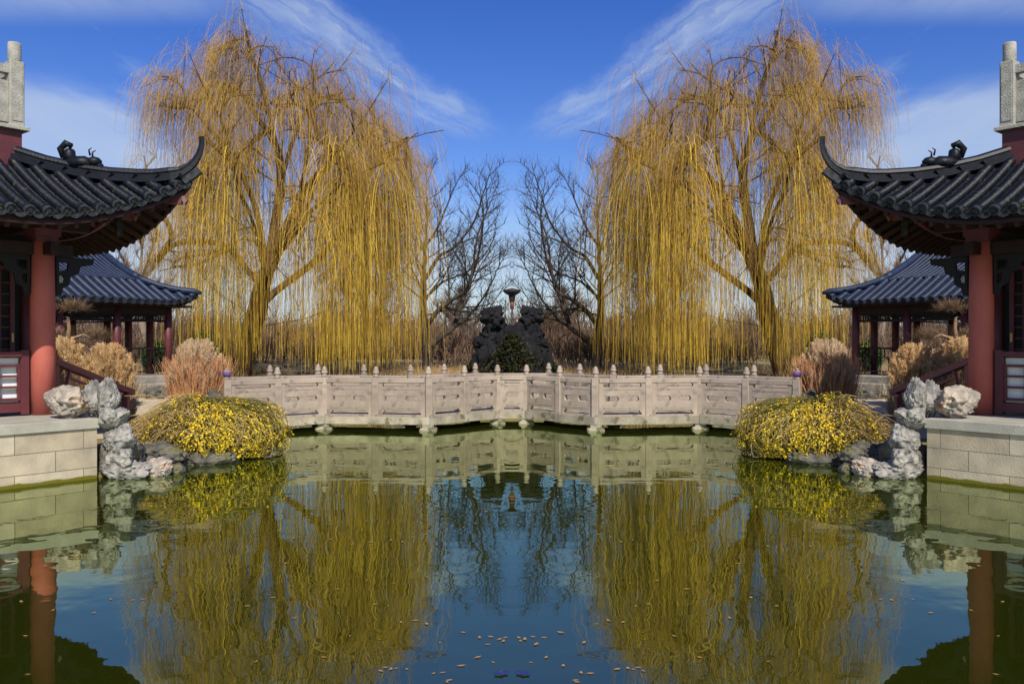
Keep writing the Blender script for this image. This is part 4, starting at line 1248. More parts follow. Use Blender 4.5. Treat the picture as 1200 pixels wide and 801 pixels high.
def sprout(seeds, step, rs, levels=3, gap=0.55, ratio=0.42, up=0.25, first=0.25, ang=(28, 52)):
    """fan-like growth: every bough throws nearly straight side branches, which branch again"""
    pos, par = [], []
    ends = []
    for i, pts in enumerate(seeds):
        rp = resample(pts, step)
        last = -1
        if i:
            A = np.array(pos); last = int(np.argmin(((A - rp[0]) ** 2).sum(1))); rp = rp[1:]
        ids = []
        for p in rp:
            pos.append(np.array(p) + rs.normal(0, 0.012, 3)); par.append(last); last = len(pos) - 1; ids.append(last)
        ends.append((ids, 0, i == 0))
    while ends:
        ids, lev, trunk = ends.pop()
        if lev >= levels or len(ids) < 3: continue
        L = len(ids) * step
        s_ = L * (first + (0.15 if trunk else 0)); side = rs.uniform(0, 6.28)
        while s_ < L:
            k = min(int(s_ / step), len(ids) - 1); b = ids[k]
            t = pos[b] - pos[par[b]]; t /= np.linalg.norm(t) + 1e-9
            side += 2.4 + rs.normal(0, 0.4)
            u = np.cross(t, [0.3, 0.9, 0.1]); u /= np.linalg.norm(u); v = np.cross(t, u)
            a = math.radians(rs.uniform(*ang))
            d = t * math.cos(a) + (u * math.cos(side) + v * math.sin(side)) * math.sin(a)
            d = d + np.array([0, 0, up * 0.5]); d /= np.linalg.norm(d)
            bl = ((L - s_) * 0.75 + 0.25 * L) * ratio * rs.uniform(0.6, 1.25)
            n = int(bl / step); last = b; nid = []; p = pos[b]
            for q_ in range(max(n, 1)):
                d = d + rs.normal(0, 0.06, 3) + np.array([0, 0, up * 0.12]); d /= np.linalg.norm(d)
                p = p + d * step; pos.append(p); par.append(last); last = len(pos) - 1; nid.append(last)
            ends.append((nid, lev + 1, False))
            s_ += gap * rs.uniform(0.6, 1.4) * (0.75 if lev else 1.0)
    return np.array(pos), np.array(par)

def bare_tree(name, base, seeds, anchors, label, rs, step=0.4, tip=0.009, r0=0.2, m='bark', rmin=0.008, twigs=0, twig_len=0.9, pale=False, arch=0.05, mir=True, twig_r=0.008):
    root = empty(name, base, 0, label, 'tree')
    pos, par = sprout(seeds, step, rs, **(anchors or {}))
    r, ch = radii(par, tip, 2.05)
    r = np.maximum(r * (r0 / r[0]), rmin)
    mb = MB(); branch_mesh(mb, pos, par, r, ch)
    mb.build('trunk', M[m], root, True)
    if twigs:
        idx = np.where((r <= np.percentile(r, 70)) & (np.array(par) >= 0))[0]
        pick = rs.choice(idx, twigs)
        t = pos[pick] - pos[np.array(par)[pick]]; t /= np.linalg.norm(t, axis=1)[:, None] + 1e-9
        d = t + rs.normal(0, 0.55, t.shape) + np.array([0, 0, 0.25]); d /= np.linalg.norm(d, axis=1)[:, None]
        L = rs.uniform(0.3, 1.0, twigs) * twig_len
        link('twigs', strands_mesh('twigs', pos[pick], d, L, twig_r, M[m], rs, seg=3, bend=60.0, sway=0.12), root)
    if mir: mirror(root)
    return root

def build_plane_tree():
    rs = np.random.default_rng(31)
    Y = 40.0; k = Y / 1000; bx = -3.95; bz = 0.72
    q = lambda x, y, d=0.0: ((x - 600) * k * (1 + d / Y) - bx, d, CAM_H + (400.5 - y) * k * (1 + d / Y) - bz)
    seeds = [[q(501, 436), q(501, 415), q(499, 395), q(496, 365), q(497, 320), q(499, 275), q(500, 235), q(499, 198)],
             [q(502, 408), q(520, 392), q(545, 376, .4), q(568, 366, .6), q(585, 345, .8), q(603, 326, 1)],
             [q(498, 385), q(512, 365, -.5), q(532, 350, -.8), q(549, 338, -1), q(556, 300, -1.2), q(562, 268, -1.3), q(574, 240, -1.4), q(584, 214, -1.4)],
             [q(530, 388), q(545, 345, 1), q(560, 300, 1.4), q(566, 250, 1.6), q(560, 205, 1.6)],
             [q(497, 330), q(515, 300, .6), q(532, 290, 1), q(554, 262, 1.4), q(568, 222, 1.6), q(576, 196, 1.7)],
             [q(498, 290), q(515, 262, -.6), (q(530, 225, -.9)), q(545, 198, -1)],
             [q(497, 345), q(482, 310, -1), q(472, 270, -1.4), q(470, 230, -1.6)],
             [q(498, 300), q(485, 250, 1), q(478, 210, 1.4)],
             [q(496, 370), q(530, 362, 1.8), q(565, 358, 2.6), q(590, 352, 3)],
             [q(545, 376, .4), q(568, 345, -.6), q(585, 312, -1), q(596, 285, -1.2)],
             [q(550, 338, -1), q(572, 315, 0), q(590, 300, .4)],
             [q(497, 350), q(520, 330, 1.6), q(548, 318, 2.4), q(570, 296, 2.8), q(582, 270, 3)]]
    anchors = dict(levels=3, gap=0.36, ratio=0.45, up=0.10, first=0.15, ang=(30, 60))
    t = bare_tree('bare_tree', (bx, Y, bz), seeds, anchors, 'left dark bare tree with spreading boughs, between the willow and the rockery', rs, 0.28, 0.007, 0.25, 'bark', 0.008, 6000, 0.75, mir=False, twig_r=0.0075)
    # pale lower stem sleeve of flaking bark
    mb = MB(); mb.tube([q(501, 440), q(501, 420), q(500.5, 408), q(499.5, 400)], [0.25, 0.226, 0.222, 0.19], 12); mb.build('pale_bark', M['bark_pale'], t, True)
    mirror(t)
build_plane_tree()

def far_tree(x, Y, ytop, halfw, label, seed, n=420, base_y=None, m='far_twig', tip=0.02):
    rs = np.random.default_rng(seed)
    k = Y / 1000; bx = (x - 600) * k; bz = 1.2
    H = (400.5 - ytop) * k + CAM_H - bz; W = halfw * k
    seeds = [[(0, 0, 0), (0.1, 0, H * 0.2), (-0.1, 0.1, H * 0.5), (0.15, 0, H * 0.95)]]
    for i in range(6):
        a = i * 1.05 + rs.uniform(0, 0.5); h = H * (0.2 + 0.08 * i)
        seeds.append([(0, 0, h), (math.cos(a) * W * 0.35, math.sin(a) * W * 0.35, h + H * 0.14), (math.cos(a) * W * 0.7, math.sin(a) * W * 0.7, min(h + H * 0.3, H * 0.93))])
    anchors = dict(levels=3, gap=0.8, ratio=0.5, up=0.22, first=0.2)
    bare_tree('bare_tree', (bx, Y, bz), seeds, anchors, label, rs, 0.5, tip, 0.24, m, 0.016, 2200, 1.2, twig_r=0.014)
far_tree(165, 52, 268, 75, 'left pale leafless tree behind the hall roof', 41)
far_tree(85, 60, 282, 70, 'left far leafless tree seen between the two roofs, beyond the hall', 42)
far_tree(536, 66, 342, 34, 'left low spreading bare tree in the scrub beside the rockery', 43)
far_tree(430, 66, 300, 60, 'left distant bare tree glimpsed through the willow whips', 44)

def build_thicket():
    """far-off leafless wood and scrub closing the view"""
    rs = np.random.default_rng(51)
    st, di, ln = [], [], []
    for i in range(730):
        Y = rs.uniform(50, 74) if i > 170 else rs.uniform(39, 50); x = rs.uniform(-44, 44)
        h = rs.uniform(1.6, 3.6) * (Y / 62) * (0.5 if i <= 170 else 1) * (1.0 + 0.55 * mnoise.noise(Vector((abs(x) * 0.22, Y * 0.1, 0))))
        n = 26
        for j in range(n):
            p = np.array([x + rs.normal(0, 0.5), Y + rs.normal(0, 0.4), 0.85 + rs.uniform(0, 0.5)])
            d = np.array([rs.normal(0, 0.30), rs.normal(0, 0.25), 1.0]); d /= np.linalg.norm(d)
            L = h * rs.uniform(0.6, 1.1)
            st.append(p); di.append(d); ln.append(L)
            for t in range(4):
                u = rs.uniform(0.25, 0.9)
                d2 = d + rs.normal(0, 0.45, 3); d2 /= np.linalg.norm(d2)
                st.append(p + d * L * u); di.append(d2); ln.append(L * rs.uniform(0.15, 0.4))
    me = strands_mesh('woods', np.array(st), np.array(di), np.array(ln), 0.026, M['thicket'], rs, seg=3, bend=400.0, sway=0.06)
    tag(link('woods', me), 'brown leafless scrub wood along the horizon', 'woods', kind='stuff')
build_thicket()
def build_hill():
    xs = np.linspace(-160, 160, 81); V = []
    for x in xs:
        h = 1.9 + 0.5 * math.sin(x * 0.07) + 0.5 * math.sin(x * 0.19 + 1)
        V += [(x, 80, 0.8), (x, 92, 0.8 + h * 0.8), (x, 110, 0.8 + h), (x, 160, 0.5)]
    F = [(i * 4 + j, i * 4 + 4 + j, i * 4 + 5 + j, i * 4 + 1 + j) for i in range(80) for j in range(3)]
    tag(link('hill', np_mesh('hill', V, F, M['thicket'], True)), kind='structure')
build_hill()

# ------------------------------------------------------------------ shrubs and grasses
def leaf_cloud(rs, n, c, r, size, name, m, flat=0.4, shell=0.5):
    v = rs.normal(size=(n, 3)); v /= np.linalg.norm(v, axis=1)[:, None]
    rad = shell + (1 - shell) * rs.uniform(size=n)
    bump = np.array([1 + 0.22 * mnoise.noise(Vector(q) * 2.2) for q in v])
    P = np.array(c) + v * (rad * bump)[:, None] * np.array(r)
    a = rs.normal(size=(n, 3)); a /= np.linalg.norm(a, axis=1)[:, None]
    b = np.cross(a, rs.normal(size=(n, 3))); b /= np.linalg.norm(b, axis=1)[:, None]
    s = size * rs.uniform(0.6, 1.3, n)[:, None]
    V = np.stack([P - a * s, P + b * s * 0.5, P + a * s, P - b * s * 0.5], 1).reshape(-1, 3)
    return np_mesh(name, V, np.arange(4 * n).reshape(-1, 4), m)

def build_evergreen(x, y, Y, rw, rh, seed, label):
    rs = np.random.default_rng(seed); k = Y / 1000
    p = px(x, y, Y); g = float(gh(p.x, p.y))
    root = empty('evergreen_shrub', (p.x, p.y, g), 0, label, 'shrub')
    h = rh * k
    mb = MB()
    for i in range(7):
        a = i * 0.9
        mb.tube([(0.06 * math.cos(a), 0.06 * math.sin(a), -0.05), (0.35 * rw * k * math.cos(a), 0.35 * rw * k * math.sin(a), h * 0.5), (0.7 * rw * k * math.cos(a), 0.7 * rw * k * math.sin(a), h * 0.85)], [0.035, 0.02, 0.008], 5)
    mb.build('stem', M['bark'], root)
    link('foliage', leaf_cloud(rs, 4200, (0, 0, h * 0.52), (rw * k, rw * k, h * 0.5), 0.085, 'foliage', M['leaf_green'], shell=0.35), root)
    mirror(root)
build_evergreen(238, 440, 31.5, 18, 58, 61, 'left dark green leafy shrub under the willow, behind the rusty grass')
build_evergreen(182, 440, 36, 16, 40, 62, 'left evergreen shrub glimpsed through the open hall')

def dark_shrub():
    Y = 27.6; p = px(553, 440, Y); g = float(gh(p.x, p.y)); rs = np.random.default_rng(63)
    root = empty('clipped_shrub', (p.x, p.y, g), 0, 'left dark clipped ball shrub beside the rockery', 'shrub')
    mb = MB(); mb.tube([(0, 0, -0.05), (0, 0, 0.4)], [0.05, 0.03], 6); mb.build('stem', M['bark'], root)
    link('foliage', leaf_cloud(rs, 3600, (0, 0, 0.42), (0.36, 0.34, 0.42), 0.045, 'foliage', M['leaf_olive'], shell=0.5), root)
    mirror(root)
dark_shrub()

def plume_grass(base, rad, h, seed, label, blade_m, plume_m, n_bl=1500, n_pl=110, pl_len=0.36, lean=0.28, hvar=0.25, fuzz=90, blade_r=0.008, hair=0.075):
    rs = np.random.default_rng(seed)
    root = empty('plume_grass', base, 0, label, 'grass clump')
    a = rs.uniform(0, 6.28, n_bl); q = rs.uniform(0, 1, n_bl) ** 0.5 * rad * 0.75
    st = np.c_[q * np.cos(a), q * np.sin(a), np.full(n_bl, -0.04)]
    d = np.c_[np.cos(a) * q / rad * lean + rs.normal(0, 0.10, n_bl), np.sin(a) * q / rad * lean + rs.normal(0, 0.10, n_bl), np.ones(n_bl)]
    d /= np.linalg.norm(d, axis=1)[:, None]
    ln = h * rs.uniform(0.35, 0.85, n_bl)
    link('blades', strands_mesh('blades', st, d, ln, blade_r, M[blade_m], rs, seg=6, bend=h * 7.0, sway=0.07), root)
    # plumes: feather heads of fine hairs round a drooping rachis
    ss, dd, ll = [], [], []
    for i in range(n_pl):
        a_ = rs.uniform(0, 6.28); q_ = rs.uniform(0, 1) ** 0.5
        uz = rs.uniform(); q_ = (1.08 - 0.75 * uz ** 2.2) * rs.uniform(0.6, 1.0)
        tip = np.array([math.cos(a_) * q_ * rad, math.sin(a_) * q_ * rad, h * (1.02 - hvar * (1 - uz))])
        ax = np.array([math.cos(a_) * q_ * 0.5 + rs.normal(0, 0.15), math.sin(a_) * q_ * 0.5 + rs.normal(0, 0.15), 1.0]); ax /= np.linalg.norm(ax)
        L = pl_len * rs.uniform(0.7, 1.2)
        for j in range(fuzz):
            u = rs.uniform()
            w = math.sin(math.pi * min(u * 0.9 + 0.1, 1)) ** 0.6
            dr = ax * 1.1 + rs.normal(0, 0.5, 3); dr /= np.linalg.norm(dr)
            ss.append(tip + ax * L * (u - 1) + rs.normal(0, 0.012, 3) * w); dd.append(dr); ll.append(hair * w * rs.uniform(0.6, 1.3) + 0.015)
    link('plumes', strands_mesh('plumes', np.array(ss), np.array(dd), np.array(ll), hair * 0.085, M[plume_m], rs, seg=2, bend=0.5, sway=0.05), root)
    mirror(root)
gz = lambda x, y: float(gh(x, y))
plume_grass((-6.95, 18.9, gz(-6.95, 18.9)), 0.66, 1.72, 71, 'left tall rust-red grass clump with cream plumes, beside the bridge end', 'blade_red', 'plume', n_bl=2600, n_pl=250, pl_len=0.44, hvar=0.5, fuzz=60, hair=0.085, lean=0.10)
plume_grass((-10.1, 21.3, gz(-10.1, 21.3)), 0.72, 1.6, 72, 'left golden feather grass behind the stair railing, the nearer the steps', 'blade_tan', 'plume_gold', n_bl=450, n_pl=95, pl_len=0.46, hvar=0.5, fuzz=85, hair=0.13)
plume_grass((-11.0, 21.0, gz(-11.0, 21.0)), 0.62, 1.75, 73, 'left golden feather grass behind the railing and beside the red column', 'blade_tan', 'plume_gold', n_bl=400, n_pl=85, pl_len=0.46, hvar=0.45, fuzz=85, hair=0.13)
plume_grass((-8.15, 17.7, gz(-8.15, 17.7)), 0.34, 0.7, 74, 'left low straw grass tuft at the foot of the stair railing', 'blade_tan', 'plume_gold', n_bl=900, n_pl=25, pl_len=0.3, hvar=0.5, fuzz=60)

def build_jasmine():
    rs = np.random.default_rng(81)
    c = np.array([-5.42, 15.3, 0.27])
    root = empty('winter_jasmine', tuple(c), 0, 'left mounded winter jasmine covered in yellow flowers, overhanging the water', 'shrub')
    rot = 0.5   # long axis swings away from the camera towards the bridge
    ca, sa = math.cos(rot), math.sin(rot)
    rx, ry, rz = 1.30, 1.0, 0.70
    def surf(th, u):
        """point on the lumpy dome, u=0 top .. 1 skirt"""
        ph = u * math.pi * 0.62
        x = math.sin(ph) * math.cos(th) * rx; y = math.sin(ph) * math.sin(th) * ry; z = math.cos(ph) * rz
        s = 1 + 0.13 * mnoise.noise(Vector((x * 1.1, y * 1.1, z * 1.5)) + Vector((4, 2, 0))) + 0.06 * mnoise.noise(Vector((x * 3.5, y * 3.5, z * 3.5)))
        return np.array([(x * ca - y * sa) * s, (x * sa + y * ca) * s, z * s])
    # arching stems: from near the crown out and down over the surface
    mb = MB(); fl = []
    for i in range(2300):
        th = rs.uniform(0, 6.283); u0 = rs.uniform(0.0, 0.75); du = rs.uniform(0.18, 0.5)
        dth = rs.normal(0, 0.22); inner = rs.uniform(0.80, 1.05) if rs.uniform() < 0.85 else rs.uniform(1.05, 1.17)
        n = 6; pts = []
        for j in range(n):
            t = j / (n - 1)
            p = surf(th + dth * t, min(u0 + du * t, 1.12)) * (inner + 0.10 * math.sin(t * math.pi) - 0.06 * (1 - t))
            p = p + rs.normal(0, 0.015, 3)
            if c[2] + p[2] < 0.03: p[2] = 0.03 - c[2] + 0.02 * rs.uniform()
            pts.append(p)
        mb.tube(pts, [0.0065, 0.006, 0.0055, 0.005, 0.004, 0.003], 3, cap=False)
        xw = pts[3][0]
        dens = 0.25 + 0.75 * min(max((xw + 0.75) / 0.9, 0), 1)
        dens *= min(1.0, max(0.12, 0.62 + 1.5 * mnoise.noise(Vector(pts[3]) * 2.6)))
        if rs.uniform() < dens:
            m_ = int(rs.integers(8, 21))
            for _ in range(m_):
                t = rs.uniform(0.15, 1); f = t * (n - 1); a = int(min(f, n - 2)); w = f - a
                fl.append(np.array(pts[a]) * (1 - w) + np.array(pts[a + 1]) * w)
    mb.build('stems', M['jas_stem'], root)
    # dry straggling stems on the landward side
    ms = MB()
    for i in range(260):
        th = rs.uniform(2.6, 4.6); p0 = surf(th, rs.uniform(0.2, 0.7)) * 0.95
        d = np.array([-0.6, -0.4, 0.2]) + rs.normal(0, 0.35, 3); L = rs.uniform(0.2, 0.55)
        pts = [p0, p0 + d * L * 0.5 + np.array([0, 0, 0.05]), p0 + d * L + np.array([0, 0, -0.18 * L - 0.08])]
        pts = [np.array([q[0], q[1], max(q[2], 0.02 - c[2])]) for q in pts]
        ms.tube(pts, [0.006, 0.005, 0.003], 3, cap=False)
    ms.build('dry_stems', M['blade_tan'], root)
    # small leaves / buds fill between the stems
    n = 9000; P = np.array([surf(rs.uniform(0, 6.283), rs.uniform(0, 1.05) ** 0.8) * rs.uniform(0.80, 1.02) for _ in range(n)])
    P[:, 2] = np.maximum(P[:, 2], 0.04 - c[2])
    a = rs.normal(size=(n, 3)); a /= np.linalg.norm(a, axis=1)[:, None]
    b = np.cross(a, rs.normal(size=(n, 3))); b /= np.linalg.norm(b, axis=1)[:, None]
    s = 0.022 * rs.uniform(0.5, 1.4, n)[:, None]
    V = np.stack([P - a * s, P + b * s * 0.4, P + a * s, P - b * s * 0.4], 1).reshape(-1, 3)
    link('leaves', np_mesh('leaves', V, np.arange(4 * n).reshape(-1, 4), M['jas_stem']), root)
    # flowers: six-petalled stars
    fl = np.array(fl) + rs.normal(0, 0.012, (len(fl), 3)) + np.array([0, 0, 0.008])
    n = len(fl); V, F = [], []
    for p in fl:
        o = p / (np.linalg.norm(p / np.array([rx, ry, rz])) + 1e-6); nn = p / np.array([rx * rx, ry * ry, rz * rz]); nn = nn / (np.linalg.norm(nn) + 1e-9) + rs.normal(0, 0.5, 3); nn /= np.linalg.norm(nn)
        t = np.cross(nn, rs.normal(size=3)); t /= np.linalg.norm(t); bb = np.cross(nn, t)
        rr = rs.uniform(0.011, 0.020); b0 = len(V); V.append(p)
        for k in range(12):
            an = k * math.pi / 6; q = rr if k % 2 == 0 else rr * 0.55
            V.append(p + (t * math.cos(an) + bb * math.sin(an)) * q + nn * (0.006 if k % 2 == 0 else 0.003))
        for k in range(12): F.append((b0, b0 + 1 + k, b0 + 1 + (k + 1) % 12))
    link('flowers', np_mesh('flowers', np.array(V), np.array(F), M['jas_flower']), root)
    # earth mound it grows from
    e = MB(); vs, fs = [], []
    for i in range(10):
        for j in range(28):
            p = surf(j / 28 * 6.283, i / 9 * 1.0) * 0.78; p[2] = max(p[2], -0.45)
            vs.append(p)
    for i in range(9):
        for j in range(28): fs.append((i * 28 + j, i * 28 + (j + 1) % 28, (i + 1) * 28 + (j + 1) % 28, (i + 1) * 28 + j))
    e.add(vs, fs); e.build('root_mound', M['leaf_olive'], root, True)
    mirror(root)
build_jasmine()

def build_pruned_tree():
    rs = np.random.default_rng(91)
    Y = 22.4; k = Y / 1000; b = px(76, 440, Y); g = gz(b.x, b.y)
    root = empty('pruned_tree', (b.x, b.y, g), 0, 'left cloud-pruned bare tree with twiggy pads, beside the red column', 'tree')
    q = lambda x, y, d=0.0: ((x - 600) * k - b.x, d, CAM_H + (400.5 - y) * k - g)
    mb = MB()
    mb.tube([(0, 0, -0.05), q(77, 420), q(79, 400), q(81, 385), q(80, 372)], [0.09, 0.08, 0.065, 0.05, 0.035], 8)
    mb.tube([q(79, 400), q(88, 396, -.1), q(100, 392, -.1), q(112, 398, -.1)], [0.05, 0.04, 0.03, 0.02], 7)
    mb.tube([q(79, 396), q(70, 397, .1), q(62, 396, .1)], [0.045, 0.03, 0.02], 7)
    mb.tube([q(100, 392, -.1), q(108, 386, 0), q(115, 392, .1)], [0.03, 0.02, 0.014], 6)
    mb.build('trunk', M['bonsai'], root, True)
    for (x, y, w, h, n) in ((86, 358, 27, 11, 900), (66, 390, 20, 11, 600), (114, 391, 21, 13, 700)):
        c = np.array(q(x, y + h * 0.55))
        v = rs.normal(size=(n, 3)); v[:, 2] = np.abs(v[:, 2]); v /= np.linalg.norm(v, axis=1)[:, None]
        st = c + v * rs.uniform(0.1, 0.75, n)[:, None] * np.array([w * k, w * k * 0.8, h * k * 1.3]); d = v + rs.normal(0, 0.35, (n, 3)); d /= np.linalg.norm(d, axis=1)[:, None]
        link('twig_pad', strands_mesh('twig_pad', st, d, rs.uniform(0.06, 0.22, n), 0.0055, M['bonsai'], rs, seg=3, bend=80, sway=0.2), root)
    mirror(root)
build_pruned_tree()

# ground litter grasses behind the bridge along the far bank
def bank_grass():
    rs = np.random.default_rng(95)
    n = 20000
    x = rs.uniform(-16, 16, n); y = rs.uniform(19, 40, n)
    sd = pond_sd(x, y); keep = (sd > 0.15) & (np.abs(np.abs(x) - 8.6) > 1.9)
    x, y = x[keep], y[keep]; z = gh(x, y)
    d = np.c_[rs.normal(0, 0.35, len(x)), rs.normal(0, 0.35, len(x)), np.ones(len(x))]; d /= np.linalg.norm(d, axis=1)[:, None]
    me = strands_mesh('grass', np.c_[x, y, z - 0.02], d, rs.uniform(0.14, 0.5, len(x)), 0.010, M['blade_tan'], rs, seg=3, bend=1.0, sway=0.1)
    tag(link('grass', me), 'dry straw-coloured grass along the far bank', 'grass', kind='stuff')
bank_grass()

# ------------------------------------------------------------------ floating leaves
def build_leaves():
    rs = random.Random(17)
    metas = []
    for v in range(3):
        m = MB(); n = 7; top = []
        L = 1.0; prof = [0.02, 0.22, 0.34, 0.36, 0.28, 0.15, 0.01]
        vs = []
        for i in range(n):
            x = -0.5 + i / (n - 1); w = prof[i] * (0.9 + 0.25 * rs.random())
            zc = 0.10 * (x * 2) ** 2 * (0.6 + 0.5 * v)
            vs += [(x, -w, zc + 0.12), (x, 0, zc + 0.03), (x, w, zc + 0.10)]
        fs = []
        for i in range(n - 1):
            for j in range(2): fs.append((i * 3 + j, i * 3 + 3 + j, i * 3 + 4 + j, i * 3 + 1 + j))
        m.add(vs, fs); m.tube([(-0.5, 0, 0.12), (-0.72, 0.05, 0.16)], 0.015, 5)
        metas.append(m.mesh('floating_leaf', M['leaf_dry'], True))
    pts = []
    # spots read off the photograph (left half)
    for (x, y) in ((452, 782), (458, 784), (464, 783), (446, 786), (477, 784), (516, 753), (519, 788), (508, 789), (526, 797), (524, 799), (575, 746), (585, 749), (592, 747), (562, 747), (572, 755), (590, 751),
                   (543, 741), (487, 727), (500, 731), (470, 729), (440, 708), (455, 710), (462, 683), (500, 676), (430, 680), (350, 590), (330, 600), (388, 632), (387, 610), (343, 586), (320, 700), (335, 660), (300, 640),
                   (250, 640), (200, 660), (168, 702), (142, 680), (130, 702), (110, 718), (155, 703), (53, 663), (25, 705), (30, 745), (33, 790), (62, 715), (290, 710), (345, 724), (395, 690), (410, 745), (380, 770), (300, 775), (560, 770), (578, 776), (540, 780)):
        Y = CAM_H * 1000 / (y - 400.5); pts.append(((x - 600) / 1000 * Y, Y))
    for _ in range(22):
        y = rs.uniform(520, 640); x = rs.uniform(340, 590); Y = CAM_H * 1000 / (y - 400.5); pts.append(((x - 600) / 1000 * Y, Y))
    for i, (x, y) in enumerate(pts):
        for s in (1, -1):
            o = bpy.data.objects.new('floating_leaf', metas[i % 3]); COL.objects.link(o)
            k = rs.uniform(0.018, 0.038)
            o.location = (s * x, y, 0.003); a = rs.uniform(0, 6.28)
            o.rotation_euler = (0, 0, a * s); o.scale = (s * k * 1.5, k * rs.uniform(0.7, 1.1), k * 0.5)
            tag(o, 'dry brown leaf floating on the pond', 'leaf', 'fallen leaves floating on the pond')
    # blue scrap
    m = MB(); rr = random.Random(3); vs = []; 
    for i in range(5):
        for j in range(4):
            vs.append((-0.04 + i * 0.02 + rr.uniform(-.008, .008), -0.02 + j * 0.013 + rr.uniform(-.005, .005), rr.uniform(0.0, 0.014)))
    m.add(vs, [(i * 4 + j, i * 4 + 4 + j, i * 4 + 5 + j, i * 4 + 1 + j) for i in range(4) for j in range(3)])
    o = m.build('blue_scrap', M['blue_scrap']); Y = CAM_H * 1000 / 389; o.location = (-0.013 * Y, Y, 0.004); o.rotation_euler = (0, 0, 0.2)
    tag(o, 'left crumpled dark blue scrap floating in the near middle of the pond', 'scrap')
    mirror(o)
build_leaves()

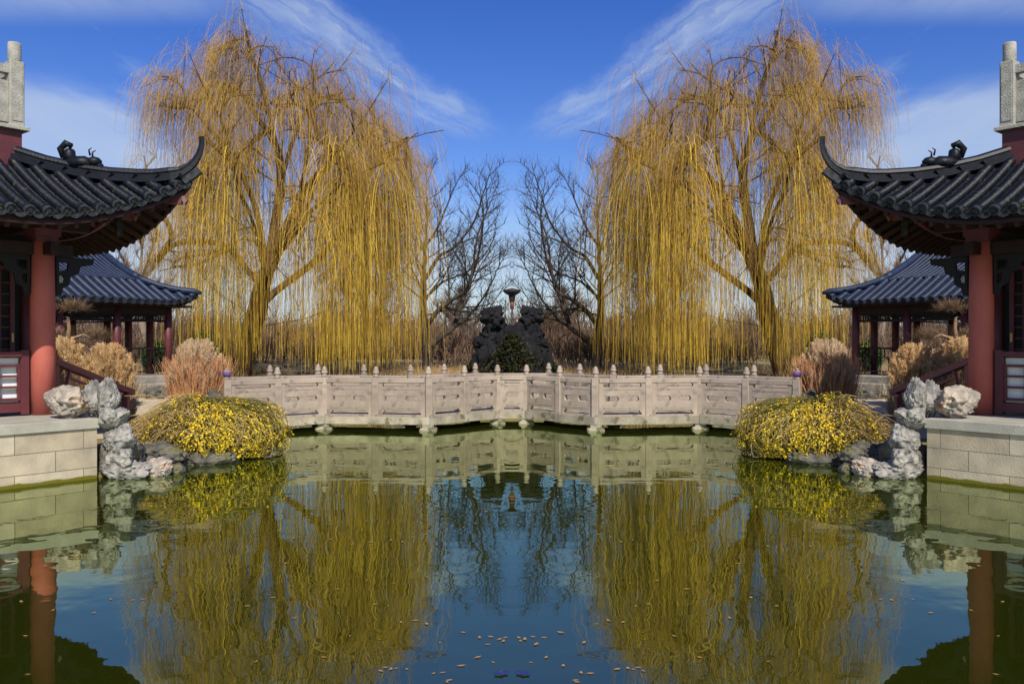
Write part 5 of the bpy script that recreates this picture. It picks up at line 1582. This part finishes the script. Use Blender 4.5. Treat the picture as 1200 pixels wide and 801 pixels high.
# ------------------------------------------------------------------ light, sky, camera
SUN_EL, SUN_AZ = 44.0, 13.0          # azimuth: degrees to the right of straight behind the camera
def build_light():
    sd = Vector((math.sin(R(SUN_AZ)) * math.cos(R(SUN_EL)), -math.cos(R(SUN_AZ)) * math.cos(R(SUN_EL)), math.sin(R(SUN_EL))))
    l = bpy.data.lights.new('sun', 'SUN'); l.energy = 5.0; l.angle = R(0.5); l.color = (1.0, 0.93, 0.82)
    o = bpy.data.objects.new('sun', l); COL.objects.link(o); o.rotation_euler = sd.to_track_quat('Z', 'Y').to_euler(); o.location = (0, -10, 30)
    w = bpy.data.worlds.new('World'); S.world = w; w.use_nodes = True
    nt = w.node_tree; N, L = nt.nodes, nt.links
    bg = N['Background']; bg.inputs['Strength'].default_value = 0.10
    sk = N.new('ShaderNodeTexSky'); sk.sky_type = 'NISHITA'; sk.sun_disc = False
    sk.sun_elevation = R(SUN_EL); sk.sun_rotation = math.atan2(sd.x, sd.y)
    sk.air_density = 1.0; sk.dust_density = 0.4; sk.ozone_density = 3.0
    def math_(op, a, b=None, c=None, clamp=False):
        n = N.new('ShaderNodeMath'); n.operation = op; n.use_clamp = clamp
        for i, v in enumerate((a, b, c)):
            if v is None: continue
            if isinstance(v, (int, float)): n.inputs[i].default_value = v
            else: L.new(v, n.inputs[i])
        return n.outputs[0]
    def smooth(v, a, b):
        n = N.new('ShaderNodeMapRange'); n.interpolation_type = 'SMOOTHSTEP'
        n.inputs['From Min'].default_value = a; n.inputs['From Max'].default_value = b
        L.new(v, n.inputs['Value']); return n.outputs['Result']
    tc = N.new('ShaderNodeTexCoord'); sp = N.new('ShaderNodeSeparateXYZ'); L.new(tc.outputs['Generated'], sp.inputs[0])
    X = math_('ABSOLUTE', sp.outputs['X']); z = math_('MAXIMUM', sp.outputs['Z'], 0.02)
    U = math_('DIVIDE', X, z); V = math_('DIVIDE', sp.outputs['Y'], z)      # where the view ray meets the flat cloud layer
    cb = N.new('ShaderNodeCombineXYZ'); L.new(U, cb.inputs[0]); L.new(V, cb.inputs[1])
    def noise(scale, detail, rot=0.0, sc=(1, 1, 1), rough=0.6):
        mp = N.new('ShaderNodeMapping'); mp.inputs['Rotation'].default_value = (0, 0, rot); mp.inputs['Scale'].default_value = sc
        L.new(cb.outputs[0], mp.inputs['Vector'])
        n = N.new('ShaderNodeTexNoise'); n.inputs['Scale'].default_value = scale; n.inputs['Detail'].default_value = detail; n.inputs['Roughness'].default_value = rough
        L.new(mp.outputs[0], n.inputs['Vector']); return n.outputs['Fac']
    fine = noise(2.2, 9, rot=-0.3, sc=(1.6, 0.55, 1)); broad = noise(0.6, 5)
    # straight cirrus streak
    u_, v_ = math_('SUBTRACT', U, 0.575), math_('SUBTRACT', V, 2.5)
    s = math_('ADD', math_('MULTIPLY', u_, -0.284), math_('MULTIPLY', v_, 0.959))
    c = math_('ADD', math_('MULTIPLY', u_, 0.959), math_('MULTIPLY', v_, 0.284))
    c = math_('ADD', c, math_('MULTIPLY', math_('SUBTRACT', fine, 0.5), 0.30))
    streak = math_('MULTIPLY', smooth(c, -0.12, 0.06), smooth(c, 0.46, 0.02))
    streak = math_('MULTIPLY', streak, smooth(s, 1.95, 1.0))
    cs = N.new('ShaderNodeCombineXYZ'); L.new(math_('MULTIPLY', s, 0.7), cs.inputs[0]); L.new(math_('MULTIPLY', c, 5.0), cs.inputs[1])
    wn = N.new('ShaderNodeTexNoise'); wn.inputs['Scale'].default_value = 2.0; wn.inputs['Detail'].default_value = 8; wn.inputs['Roughness'].default_value = 0.65
    L.new(cs.outputs[0], wn.inputs['Vector'])
    streak = math_('MULTIPLY', streak, smooth(math_('ADD', wn.outputs['Fac'], math_('MULTIPLY', fine, 0.4)), 0.42, 0.95))
    # bank of high cloud low on the outer sides
    e = math_('ADD', U, math_('MULTIPLY', math_('SUBTRACT', broad, 0.5), 1.1)); e = math_('ADD', e, math_('MULTIPLY', math_('SUBTRACT', fine, 0.5), 0.4))
    bank = math_('MULTIPLY', smooth(e, 1.55, 1.95), smooth(V, 3.0, 3.6))
    bank = math_('MULTIPLY', bank, math_('MULTIPLY_ADD', fine, 0.45, 0.60))
    # thin veils
    veil = math_('MULTIPLY', smooth(math_('ADD', fine, math_('MULTIPLY', broad, 0.6)), 0.80, 1.05), math_('MULTIPLY', smooth(U, 0.3, 0.9), 0.35))
    topv = math_('MULTIPLY', math_('MULTIPLY', smooth(V, 2.75, 2.45), smooth(U, 0.55, 1.1)), math_('MULTIPLY_ADD', fine, 0.9, 0.0))
    far = math_('MULTIPLY', smooth(V, 5.0, 11.0), 0.72)
    dens = math_('MAXIMUM', math_('MAXIMUM', streak, bank), math_('MAXIMUM', math_('MAXIMUM', veil, topv), far))
    up = smooth(sp.outputs['Z'], 0.0, 0.02)
    dens = math_('MULTIPLY', dens, 0.85, clamp=True)
    hs = N.new('ShaderNodeHueSaturation'); hs.inputs['Hue'].default_value = 0.525; hs.inputs['Saturation'].default_value = 1.36; hs.inputs['Value'].default_value = 1.12
    L.new(sk.outputs[0], hs.inputs['Color'])
    mx = N.new('ShaderNodeMix'); mx.data_type = 'RGBA'; mx.inputs[7].default_value = (4.3, 5.2, 6.7, 1)
    L.new(dens, mx.inputs[0]); L.new(hs.outputs[0], mx.inputs[6]); L.new(mx.outputs[2], bg.inputs['Color'])
build_light()

cam = bpy.data.cameras.new('camera'); co = bpy.data.objects.new('camera', cam); COL.objects.link(co)
cam.lens = 30.0; cam.sensor_width = 36.0; cam.clip_start = 0.1; cam.clip_end = 6000
co.location = (0, 0, CAM_H); co.rotation_euler = (R(90), 0, 0)
S.camera = co
S.render.resolution_x, S.render.resolution_y = 1024, 683
S.view_settings.view_transform = 'Standard'; S.view_settings.look = 'None'
S.view_settings.exposure = 0.22; S.view_settings.gamma = 1.0; S.view_settings.use_curve_mapping = False
S.cycles.max_bounces = 6; S.cycles.diffuse_bounces = 2; S.cycles.use_denoising = True
